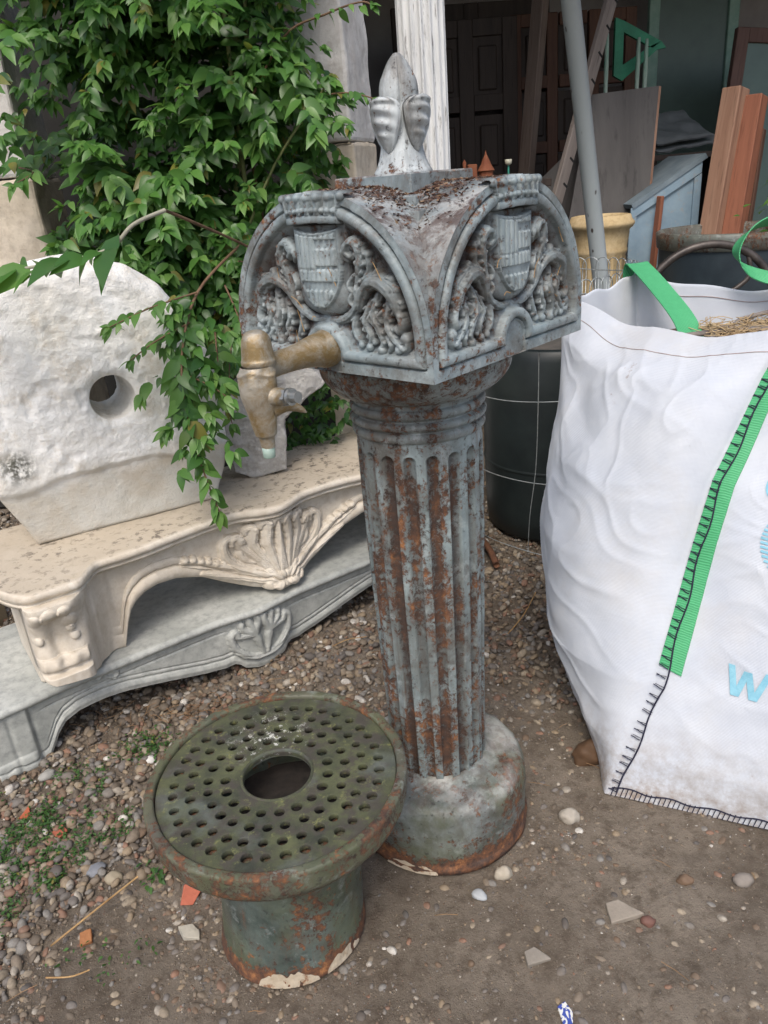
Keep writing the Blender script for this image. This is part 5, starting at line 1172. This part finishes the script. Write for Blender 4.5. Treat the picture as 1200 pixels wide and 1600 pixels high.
# grey board
M_board = m_wood('board_face', (.075, .07, .068), (.125, .118, .112), 2, .8, 5)
def quadslab(name, label, pts, thick, mat, cat, edge=None):
    P = [Vector(p) for p in pts]; n = (P[1]-P[0]).cross(P[3]-P[0]).normalized()
    V = [p[:] for p in P]+[(p+n*thick)[:] for p in P]
    r = thing(name, label, cat, tuple(P[0])); V = np.array(V)-np.array(P[0][:])
    m = MB(); m.add(V, [(0, 3, 2, 1), (4, 5, 6, 7), (0, 1, 5, 4), (1, 2, 6, 5), (2, 3, 7, 6), (3, 0, 4, 7)])
    m.build('board', mat, r)
    if edge: MB().tube([Vector(V[1])+(Vector(V[5])-Vector(V[1]))/2, Vector(V[2])+(Vector(V[5])-Vector(V[1]))/2], .016, 4).build('raw_edge', edge, r)
    return r
quadslab('grey_board', 'large dark grey board leaning behind the steel pole, its right edge raw wood', [(.86, 4.05, .0), (1.40, 4.05, .0), (1.585, 4.38, 1.70), (1.235, 4.38, 1.685)], .03, M_board, 'board', M_woodp)
quadslab('tall_grey_board', 'narrow dark board behind the large grey board, beside the slotted strip', [(.72, 4.15, .0), (1.05, 4.15, .0), (1.24, 4.5, 1.5), (1.0, 4.5, 1.30)], .02, M_board, 'board')
# green wooden bracket and spindles
M_grn = m_simple('green_paint', (.015, .17, .09), (.03, .26, .14), 12, .5)
def plate_poly(name, polys, y, th, mat, parent=None, holes=None):
    m = MB()
    for poly in polys:
        n = len(poly); V = [(x, y, z) for x, z in poly]+[(x, y+th, z) for x, z in poly]
        m.add(V, [tuple(range(n))[::-1], tuple(range(n, 2*n))]+[(i, (i+1) % n, (i+1) % n+n, i+n) for i in range(n)])
    return m.build(name, mat, parent)
gb = thing('green_bracket', 'bright green triangular cut-out bracket hanging on the shed wall', 'bracket', (0, 5.0, 0))
plate_poly('bracket_arm', [[(1.55, 2.12), (1.60, 2.10), (1.60, 1.80), (1.55, 1.83)], [(1.60, 2.10), (1.82, 1.985), (1.77, 1.955), (1.60, 2.045)], [(1.60, 1.88), (1.60, 1.80), (1.80, 1.945), (1.85, 1.95), (1.82, 1.985), (1.76, 1.965)]], 0, .03, M_grn, gb)
M_spin = m_simple('green_white_paint', (.10, .30, .20), (.55, .58, .52), 25, .6, stretch=(1, 1, .2))
for x, zt, lab in ((1.475, 2.03, 'thin turned spindle in chipped green and white, nearest the slotted strip'), (1.655, 2.0, 'turned spindle in chipped green and white, below the green bracket tip'), (1.70, 1.99, 'rightmost turned spindle in chipped green and white, against the wall')):
    pr = [(.0, .0), (.012, 0), (.012, 1.2), (.018, 1.25), (.011, 1.3), (.014, 1.45), (.011, 1.62), (.018, 1.66), (.011, 1.70), (.013, 1.85), (.011, 1.95), (.008, 2.0), (0, 2.0)]
    o = MB().lathe([(r, z*zt/2.0) for r, z in pr], 12, cap=False).build('spindle', M_spin, None, True); o.location = (x, 4.9, 0); tag(o, lab, 'spindle')
gsc = thing('green_scroll', 'green scrolled bracket foot behind the board, below the triangular bracket', 'bracket', (0, 5.02, 0))
cir = lambda cx, cz, r0, r1, a0, a1, n=12: [(cx+r0*math.cos(a), cz+r0*math.sin(a)) for a in np.linspace(a0, a1, n)]+[(cx+r1*math.cos(a), cz+r1*math.sin(a)) for a in np.linspace(a1, a0, n)]
pc = cir(1.62, 1.63, .11, .07, 0, math.pi); pl = [[pc[i], pc[i+1], pc[-i-2], pc[-i-1]] for i in range(11)]
plate_poly('scroll_band', pl+[[(1.51, 1.63), (1.55, 1.63), (1.55, 1.5), (1.51, 1.5)], [(1.69, 1.63), (1.73, 1.63), (1.73, 1.5), (1.69, 1.5)]], 0, .03, M_grn, gsc)
# glazed frames
def m_glass(name, col, rough=.15, alpha=.55):
    N = NB(name, rough, .5); n = N.noise(9, 6, .6); N.put(N.b.inputs['Base Color'], N.mix(n, col, tuple(c*1.6 for c in col))); N.put(N.b.inputs['Alpha'], alpha); return N.m
M_gl = m_glass('dusty_glass', (.085, .135, .12), .35, .8)
M_frg = m_simple('pale_green_frame', (.22, .38, .32), (.32, .48, .42), 14, .6)
gw = door('green_glazed_door', 'tall glazed door with pale green frame and arched glass, against the shed wall', (2.02, 5.75, 0), .0, -.03, .60, 2.62, M_frg, M_frg, 1, 1, glass=M_gl, stile=.07, cat='window')
m = MB()
for s_ in (-1, 1):
    pts = [(s_*.235, 2.30)]+[(s_*.235*math.cos(a), 2.30+.16*math.sin(a)) for a in np.linspace(0, math.pi/2, 10)]
    for (x0, z0), (x1, z1) in zip(pts[:-1], pts[1:]):
        V = [(.30+x0, -.02, z0), (.30+x1, -.02, z1), (.30+x1, -.02, 2.56), (.30+x0, -.02, 2.56)]; V += [(x, y+.03, z) for x, y, z in V]
        m.add(V, [(0, 1, 2, 3), (7, 6, 5, 4), (0, 4, 5, 1)])
m.build('arched_spandrel', M_frg, gw)
for x in (.14, .44): MB().box((x, .03, 1.3), (.02, .02, 2.2)).build('curtain_edge', m_simple('pale_strip', (.16, .2, .19), (.22, .27, .25), 8, .8), gw)
door('brown_glazed_door', 'brown wooden glazed door with greenish glass at the top right corner', (2.10, 4.95, 0), .05, -.07, .85, 2.05, m_wood('reddish_frame', (.10, .055, .045), (.16, .10, .085)), M_woodb, 1, 1, glass=M_gl, stile=.075, cat='window', roll=.10)
for k, (z0, lab) in enumerate(((1.40, 'dusty plastic sheet lying over the box below the green glazed door, lower one'), (1.445, 'dusty folded plastic sheet on top of the lower sheet, below the green door'))):
    xs_, ys_ = np.meshgrid(np.linspace(1.74, 2.12-.05*k, 26), np.linspace(4.75, 5.25, 18), indexing='ij'); Zs = z0+.14*(ys_-4.75)/.5*1.2+.012*fbm(P3(xs_*9, ys_*9, k), 3, 4)+.10*np.clip(xs_-1.95, 0, 1)
    V = np.concatenate([P3(xs_, ys_, Zs).reshape(-1, 3), P3(xs_, ys_, Zs+.006).reshape(-1, 3)]); F = gridF(26, 18); F = np.concatenate([F[:, ::-1], F+26*18])
    tag(obj('plastic_sheet', V, F, m_simple('dusty_plastic', (.13, .145, .15), (.22, .235, .24), 6, .4)), lab, 'sheet', 'dusty plastic sheets')
tb_ = thing('trestle_box', 'dark wooden crate under the dusty plastic sheets', 'crate', (1.95, 5.0, 0))
for x in (-.22, .22): MB().box((x, 0, .68), (.03, .5, 1.36)).build('side_board', M_woodd, tb_)
MB().box((0, 0, 1.37), (.5, .54, .03)).build('top_board', M_woodd, tb_)
# blue box with slanted lid
M_blue = m_simple('faded_blue_paint', (.21, .30, .37), (.28, .38, .45), 7, .6, spots=(.30, .33, .34))
bb = thing('blue_box', 'pale blue wooden box with a slanted grey-blue side, standing right of the grey board', 'box', (1.40, 4.15, 0), .05)
pts = [(0, .02), (.36, .02), (.36, 1.33), (.02, 1.14)]
plate_poly('slanted_side', [pts], 0, .025, M_blue, bb)
plate_poly('side_frame', [[(0.0, 1.14), (.36, 1.345), (.36, 1.285), (.0, 1.085)], [(.325, .02), (.362, .02), (.362, 1.28), (.325, 1.26)], [(-.005, .02), (.03, .02), (.03, 1.10), (-.005, 1.08)]], -.014, .012, M_blue, bb)
MB().box((.19, .20, 1.255), (.43, .44, .025), M=Matrix.Rotation(-.52, 3, 'Y')).build('lid', m_simple('grey_blue_lid', (.12, .16, .19), (.2, .25, .28), 8, .7), bb)
MB().box((.345, .20, .65), (.025, .38, 1.28)).build('end_board', M_blue, bb)
beam('wood_stick', 'short orange-brown stick standing upright against the blue box', (1.505, 4.10, .60), (1.54, 4.11, 1.19), .042, .02, M_woodo, 'stick')
cr = thing('low_crate', 'dark low wooden crate at the foot of the blue box', 'crate', (1.50, 4.02, 0))
for z in (.08, .22, .36, .50): MB().box((0, 0, z), (.30, .10, .11), bev=.003).build('slat', M_woodd, cr)
# beams at right
beam('timber_beam', 'thick pale-faced timber beam with charred foot leaning at the right', (1.62, 3.85, 0), (1.835, 4.02, 1.64), .09, .10, M_woodp, 'beam', 'timber beams at the right')
beam('timber_beam', 'orange-brown timber beam leaning right beside the pale-faced one', (1.72, 3.80, 0), (1.925, 4.0, 1.60), .085, .09, M_woodo, 'beam', 'timber beams at the right')
beam('timber_beam', 'thin reddish timber behind the orange beam, close to the frame edge', (1.86, 3.95, 0), (2.03, 4.15, 1.46), .06, .05, M_woodb, 'beam', 'timber beams at the right')
beam('timber_beam', 'short dark reddish timber post at the right edge, behind the bag strap', (1.72, 3.05, 0), (1.73, 3.08, .985), .07, .07, M_woodb, 'beam', 'timber beams at the right')
# terracotta planter
M_terra = m_stone('pale_terracotta', (.46, .34, .17), (.56, .44, .26), (.36, .25, .12), (.16, .12, .08), 7, .8)
pl_ = thing('planter', 'pale yellow round terracotta planter with ribbed rim behind the bag', 'planter', (1.155, 3.84, 0))
MB().lathe([(.10, 0), (.11, 0), (.112, .55), (.118, .80), (.122, .955), (.128, .965), (.13, .98), (.126, .99), (.133, 1.03), (.137, 1.07), (.150, 1.08), (.158, 1.092), (.158, 1.102), (.146, 1.115), (.138, 1.135), (.122, 1.138), (.118, 1.10)], 56, cap=False).build('pot', M_terra, pl_, True)
for k in range(14):
    a_ = 2*math.pi*k/14; MB().box((0, 0, .5), (.020, .012, .86), bev=.004).build('rib', M_terra, pl_).matrix_basis = Matrix.Rotation(a_, 4, 'Z') @ Matrix.Translation((.1165, 0, .04)) @ Matrix.Rotation(math.pi/2, 4, 'Z')
MB().lathe([(.12, 1.10), (.0, 1.11)], 30, cap=False).build('soil', M_pit, pl_)
tag(MB().lathe([(0.2, 0), (.2, .001)], 3).build('temporary', M_pit), kind='structure'); bpy.data.objects.remove(bpy.data.objects['temporary'])
# rusty tank and wheel
M_tank = m_simple('blue_black_tank', (.018, .028, .036), (.035, .05, .06), 5, .5)
tk = thing('tank', 'dark blue-black round tank with a rusty rim behind the bag', 'tank', (1.72, 3.62, 0))
MB().lathe([(0, 0), (.30, 0), (.33, .02), (.335, .5), (.335, .985)], 60, cap=False).build('tank_body', M_tank, tk, True)
MB().lathe([(.336, .975), (.345, .98), (.350, 1.02), (.352, 1.045), (.342, 1.05), (.33, 1.04), (.325, 1.0), (.32, .9), (0, .88)], 60, cap=False).build('tank_rim', m_iron('tank_rim_iron', (.10, .115, .10), (.17, .185, .16), rust=.6), tk, True)
M_whl = m_simple('dark_worn_iron', (.035, .03, .028), (.10, .085, .075), 14, .4, metal=.3)
wh = thing('iron_wheel', 'dark curved iron wheel with bent spokes leaning behind the bag', 'wheel', (1.36, 3.05, .80), 0)
m = MB(); R_w = .235; pts = [(R_w*math.cos(a)*1.08, .05*math.sin(a), R_w*math.sin(a)) for a in np.linspace(0, 2*math.pi, 49)]; m.tube(pts, .0155, 10, cap=False); m.build('wheel_rim', M_whl, wh, True)
for a0 in (.95, 3.04, 5.13):
    p = lambda rr, a: (rr*math.cos(a)*1.06, .05*math.sin(a)*rr/R_w, rr*math.sin(a)); MB().tube(catmull([p(.02, a0), p(.10, a0-.35), p(.18, a0-.3), p(.232, a0)], 6), .0095, 8).build('wheel_spoke', M_whl, wh, True)
MB().tube([(0, -.03, 0), (0, .03, 0)], .03, 16).build('wheel_hub', M_whl, wh, True)
wh.rotation_euler = (.12, 0, -.12)
# small things on a bench in the dark
bn = thing('bench', 'dark low bench in the shed carrying the small finials', 'bench', (.68, 4.15, 0))
MB().box((0, 0, 1.30), (.55, .30, .035), bev=.003).build('bench_top', M_woodd, bn)
for sx in (-.24, .24):
    for sy in (-.12, .12): MB().box((sx, sy, .64), (.04, .04, 1.28)).build('leg', M_woodd, bn)
M_tc = m_simple('terracotta', (.22, .07, .035), (.32, .12, .06), 14, .8)
def small(name, label, cat, prof, x, y, z, mat, n=18, grp=None):
    o = MB().lathe(prof, n, cap=False).build(name, mat, None, True); o.location = (x, y, z); return tag(o, label, cat, grp)
tt = thing('terracotta_turret', 'little terracotta turret with pointed roof seen over the fountain head', 'ornament', (.652, 4.12, 1.319))
MB().lathe([(0, 0), (.036, 0), (.036, .055), (.030, .06)], 8, cap=False).build('turret_body', M_tc, tt)
MB().lathe([(.044, .056), (.026, .085), (.018, .105), (.005, .130), (0, .150)], 12, cap=False).build('turret_roof', M_tc, tt)
MB().box((-.07, 0, .045), (.045, .05, .09), bev=.003).build('side_block', M_tc, tt)
small('terracotta_finial', 'small slender terracotta finial left of the little turret', 'ornament', [(0, 0), (.022, 0), (.02, .03), (.010, .04), (.014, .06), (.008, .08), (.010, .10), (0, .115)], .545, 4.12, 1.319, M_tc)
cdl = thing('candle_holder', 'small green stem with whitish cup right of the little turret', 'ornament', (.765, 4.12, 1.319))
MB().lathe([(0, 0), (.016, 0), (.005, .01), (.005, .06), (.004, .075)], 12, cap=False).build('stem', m_simple('teal_glaze', (.03, .22, .16), (.06, .30, .22), 20, .3), cdl, True)
MB().lathe([(.004, .072), (.017, .08), (.018, .098), (.014, .1), (.0, .094)], 12, cap=False).build('cup', m_simple('cream_glaze', (.5, .5, .38), (.62, .6, .48), 20, .4), cdl, True)

# ------------------------------------------------------------ climbing shrub between the posts
shb = thing('climbing_shrub', 'dense glossy green climbing shrub filling the gap between two stone posts', 'shrub', (-.55, 2.9, 0))
SO = np.array([-.55, 2.9, 0])
M_bark = m_simple('green_stem', (.10, .12, .04), (.17, .19, .07), 20, .7); M_bark2 = m_simple('brown_stem', (.10, .055, .03), (.18, .11, .06), 20, .7); M_bark3 = m_simple('grey_stem', (.25, .24, .18), (.34, .33, .25), 20, .7)
def branch(pts, r0, r1, mat=M_bark, n=6):
    c = catmull(pts, n)-SO; MB().tube(c, np.linspace(r0, r1, len(c)), 7).build('branch', mat, shb, True); return c+SO
R = np.random.default_rng(42)
pos, ldr, nrm, siz, fresh = [], [], [], [], []
def twig(path, step=.026, size=.062, fr=.35, tip=True, droop=.5):
    P = catmull(path, 6); L = np.concatenate([[0], np.cumsum(np.linalg.norm(np.diff(P, axis=0), axis=1))]); n = max(2, int(L[-1]/step)); side = 1
    for i, l in enumerate(np.linspace(.15*L[-1], L[-1], n)):
        c = np.array([np.interp(l, L, P[:, k]) for k in range(3)]); c2 = np.array([np.interp(min(l+.01, L[-1]), L, P[:, k]) for k in range(3)]); c1 = np.array([np.interp(max(l-.01, 0), L, P[:, k]) for k in range(3)])
        t = c2-c1; t /= np.linalg.norm(t)+1e-9; s_ = np.cross(t, [0, 0, 1]); s_ /= np.linalg.norm(s_)+1e-9; side *= -1
        for q in (side, -side):
            d = t*R.uniform(.2, .7)+s_*q*R.uniform(.5, 1.0)+np.array([0, -.25, -droop])*R.uniform(.4, 1.1)+R.normal(0, .22, 3)
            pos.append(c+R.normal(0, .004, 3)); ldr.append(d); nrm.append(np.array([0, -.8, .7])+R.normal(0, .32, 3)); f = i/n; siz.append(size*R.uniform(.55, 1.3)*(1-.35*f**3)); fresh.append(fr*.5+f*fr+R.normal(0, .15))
    if tip:
        for k in range(5):
            d = t*.8+R.normal(0, .5, 3)+np.array([0, -.2, -.35]); pos.append(P[-1]); ldr.append(d); nrm.append(np.array([0, -.6, .8])+R.normal(0, .3, 3)); siz.append(size*R.uniform(.5, .95)); fresh.append(fr+.25+R.normal(0, .12))
def inside(x, z):      # front outline of the mass (world x, z), dense part
    return (-1.08 < x < -.12) and z > 1.02
nt = 0
while nt < 740:      # body of the shrub
    x = R.uniform(-.95, -.20); z = R.uniform(.98, 2.55); dep = R.beta(1.3, 1.6); y = 2.52+.42*dep+.10*abs(x+.6)
    if z < 1.30 and x > -.40: continue
    if x < -.96+.16*(1.9-z): continue
    hol = vnoise(np.array([[x*3.2, z*3.2, 1.0]]), 3)[0]
    if hol < -.30 and dep < .6: continue
    Lr = R.uniform(.14, .34); a_ = R.normal(0, .8); d = np.array([math.sin(a_)*.75, -R.uniform(.35, .9), R.uniform(-.25, .55)]); d /= np.linalg.norm(d); p = np.array([x, y, z])
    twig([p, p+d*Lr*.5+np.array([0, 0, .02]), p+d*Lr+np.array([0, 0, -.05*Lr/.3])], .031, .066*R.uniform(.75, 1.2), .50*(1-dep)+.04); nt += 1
for _ in range(170):      # lower mass right of the white stone and behind the fountain
    x = R.uniform(-.50, -.26); z = R.uniform(.60, 1.25); y = R.uniform(2.36, 2.62)+.1*(z > 1)
    if z < .92: continue
    a_ = R.normal(0, .9); d = np.array([math.sin(a_)*.7, -R.uniform(.3, .8), R.uniform(-.5, .4)]); d /= np.linalg.norm(d); p = np.array([x, y, z]); Lr = R.uniform(.08, .2)
    twig([p, p+d*Lr*.5, p+d*Lr+np.array([0, 0, -.03])], .026, .052, .42)
for _ in range(60):      # ivy behind the granite block
    x = R.uniform(-.36, -.10); z = R.uniform(.515, .82); y = R.uniform(2.60, 2.78); a_ = R.normal(0, .9); d = np.array([math.sin(a_)*.7, -R.uniform(.3, .8), R.uniform(-.5, .1)]); p = np.array([x, y, z]); Lr = R.uniform(.05, .12)
    twig([p, p+d*Lr*.5, p+d*Lr], .026, .042, .12)
for _ in range(60):      # sprays over the right post and toward the finial
    x = R.uniform(-.26, .0); z = R.uniform(1.42, 1.90); y = 2.66; a_ = R.normal(.6, .5); d = np.array([math.sin(a_)*.8, -.4, R.uniform(-.4, .3)]); p = np.array([x-.08, y, z]); Lr = R.uniform(.06, .15)
    if x > -.07 and z > 1.72: continue
    twig([p, p+d*Lr*.5+np.array([0, 0, .02]), p+d*Lr], .026, .054, .5)
# named branches with their own leaves
b1 = branch([(-.52, 2.62, .95), (-.38, 2.52, 1.20), (-.24, 2.50, 1.43), (-.07, 2.50, 1.62)], .006, .003); twig(b1[::6], .06, .05, .45, True)
b2 = branch([(-.42, 2.7, .7), (-.36, 2.60, 1.15), (-.345, 2.58, 1.55), (-.34, 2.58, 1.98)], .010, .006); twig(b2[::6], .09, .05, .2)
branch([(-.5, 2.72, .6), (-.46, 2.66, 1.1), (-.30, 2.62, 1.7), (-.26, 2.62, 2.3)], .008, .005); branch([(-.30, 2.75, .6), (-.31, 2.68, 1.1), (-.33, 2.66, 1.5)], .007, .005, M_bark2)
b3 = branch([(-.30, 2.55, 1.60), (-.17, 2.52, 1.76), (-.05, 2.50, 1.80), (.06, 2.46, 1.815), (.10, 2.44, 1.78)], .004, .002, M_bark2); twig(b3[::5], .032, .045, .7, True)
b4 = branch([(-.10, 2.5, 1.60), (-.02, 2.46, 1.60), (.04, 2.42, 1.585), (.10, 2.40, 1.56)], .003, .0015, M_bark2); twig(b4[::4], .022, .050, .55, True)
# long spray hanging over the right side of the white stone
s1 = branch([(-.36, 2.40, 1.22), (-.46, 2.16, 1.12), (-.50, 2.02, .98), (-.505, 1.97, .82), (-.48, 1.945, .66), (-.455, 1.93, .555)], .0045, .002, M_bark2)
twig(s1[6:], .024, .070, .5, True, .6)
for a0, a1, a2 in (((-.46, 2.14, 1.12), (-.57, 2.05, 1.10), (-.66, 1.98, 1.07)), ((-.48, 2.08, 1.05), (-.56, 2.0, 1.02), (-.62, 1.96, .985)), ((-.40, 2.25, 1.12), (-.36, 2.15, 1.05), (-.33, 2.1, .95)), ((-.50, 2.0, .93), (-.43, 1.97, .90), (-.38, 1.96, .86)), ((-.44, 2.2, 1.0), (-.43, 2.12, .90), (-.41, 2.08, .76)), ((-.40, 2.3, 1.0), (-.41, 2.2, .92), (-.42, 2.15, .82))):
    bb_ = branch([a0, a1, a2], .003, .0015, M_bark2, 4); twig(bb_, .024, .050, .5, True)
for _ in range(24):
    k_ = R.uniform(0, 1); p = np.array([-.47-.03*k_+R.normal(0, .03), 2.10-.13*k_, 1.12-.42*k_]); a_ = R.normal(-.2, .9); d = np.array([math.sin(a_)*.9, -.35, R.uniform(-.5, .25)]); Lr = R.uniform(.06, .15)
    twig([p, p+d*Lr*.5+np.array([0, 0, .01]), p+d*Lr+np.array([0, 0, -.02])], .024, .056, .5)
# large-leaved branch crossing in front at the left
f00 = branch([(-.24, 2.45, 1.14), (-.33, 2.15, 1.24), (-.44, 1.86, 1.335)], .003, .004, M_bark2)
f0 = branch([(-.44, 1.86, 1.335), (-.50, 1.80, 1.312), (-.545, 1.79, 1.275), (-.60, 1.78, 1.256), (-.70, 1.775, 1.245), (-.81, 1.77, 1.235), (-.90, 1.77, 1.21)], .005, .003, M_bark3)
twig(f0[4:], .034, .112, .70, True, .15)
f1 = branch([(-.22, 2.45, 1.20), (-.30, 2.4, 1.16), (-.36, 2.3, 1.18)], .003, .002, M_bark2)
l0 = branch([(-1.0, 2.5, 1.48), (-.93, 2.42, 1.46), (-.97, 2.36, 1.43)], .003, .0015, M_bark2); twig(l0, .022, .055, .6)
for p in ((-1.0, 2.5, 1.62), (-.99, 2.5, 1.72), (-1.02, 2.5, 1.55), (-.9, 2.45, 1.80)): p = np.array(p); twig([p, p+[.03, -.1, -.02], p+[-.02, -.18, -.07]], .024, .055, .65)
pos, ldr, nrm, siz, fresh = map(np.array, (pos, ldr, nrm, siz, fresh))
SLT, SLF = leaf_template(1, .50, 6, .16, .26)
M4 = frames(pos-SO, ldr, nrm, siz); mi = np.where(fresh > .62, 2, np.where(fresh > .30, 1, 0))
# the largest leaves in view are parts of their own
fwv = np.array([0, math.cos(PI_), -math.sin(PI_)]); rel = pos-np.array([0, 0, 1.35]); dz_ = rel@fwv; px = (rel@np.array(Rv[:]))/dz_; py = (rel@np.array(Uv[:]))/dz_
vis_ = (np.abs(px) < .52) & (np.abs(py) < .69); score = np.where(vis_, siz/dz_, 0); top_ = np.argsort(-score)[:300]; mask_ = np.ones(len(pos), bool); mask_[top_] = False
LM = [M_leafd, M_leafm, M_leafy]
pos_me = []
for k in range(3): me = mesh('leaf', SLT, SLF); me.materials.append(LM[k]); pos_me.append(me)
for i in top_:
    o = bpy.data.objects.new('leaf', pos_me[mi[i]]); COL.objects.link(o); o.parent = shb
    M = M4[i]; o.matrix_local = Matrix([list(M[0]), list(M[1]), list(M[2]), [0, 0, 0, 1]])
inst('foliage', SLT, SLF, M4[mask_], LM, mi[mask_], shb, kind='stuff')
print('leaves', len(pos))
# a few yellow-brown leaves on the mantel and green plant at far right
pr_ = thing('green_plant', 'leafy green plant at the right edge beside the brown timbers', 'plant', (2.06, 3.75, 0)); pp, ll, nn_, sz = [], [], [], []
for _ in range(240): a_ = R.uniform(0, 6.3); pp.append([R.normal(0, .10), R.normal(0, .08), R.uniform(.6, 1.25)]); ll.append([math.cos(a_), math.sin(a_), R.normal(-.1, .4)]); nn_.append([R.normal(0, .4), -.4, 1]); sz.append(R.uniform(.03, .06))
inst('foliage', SLT, SLF, frames(np.array(pp), np.array(ll), np.array(nn_), np.array(sz)), M_leafm, None, pr_, kind='stuff')
MB().tube([(0, 0, 0), (.02, 0, .6), (0, 0, 1.15)], .008, 6).build('stem', M_bark, pr_, True)
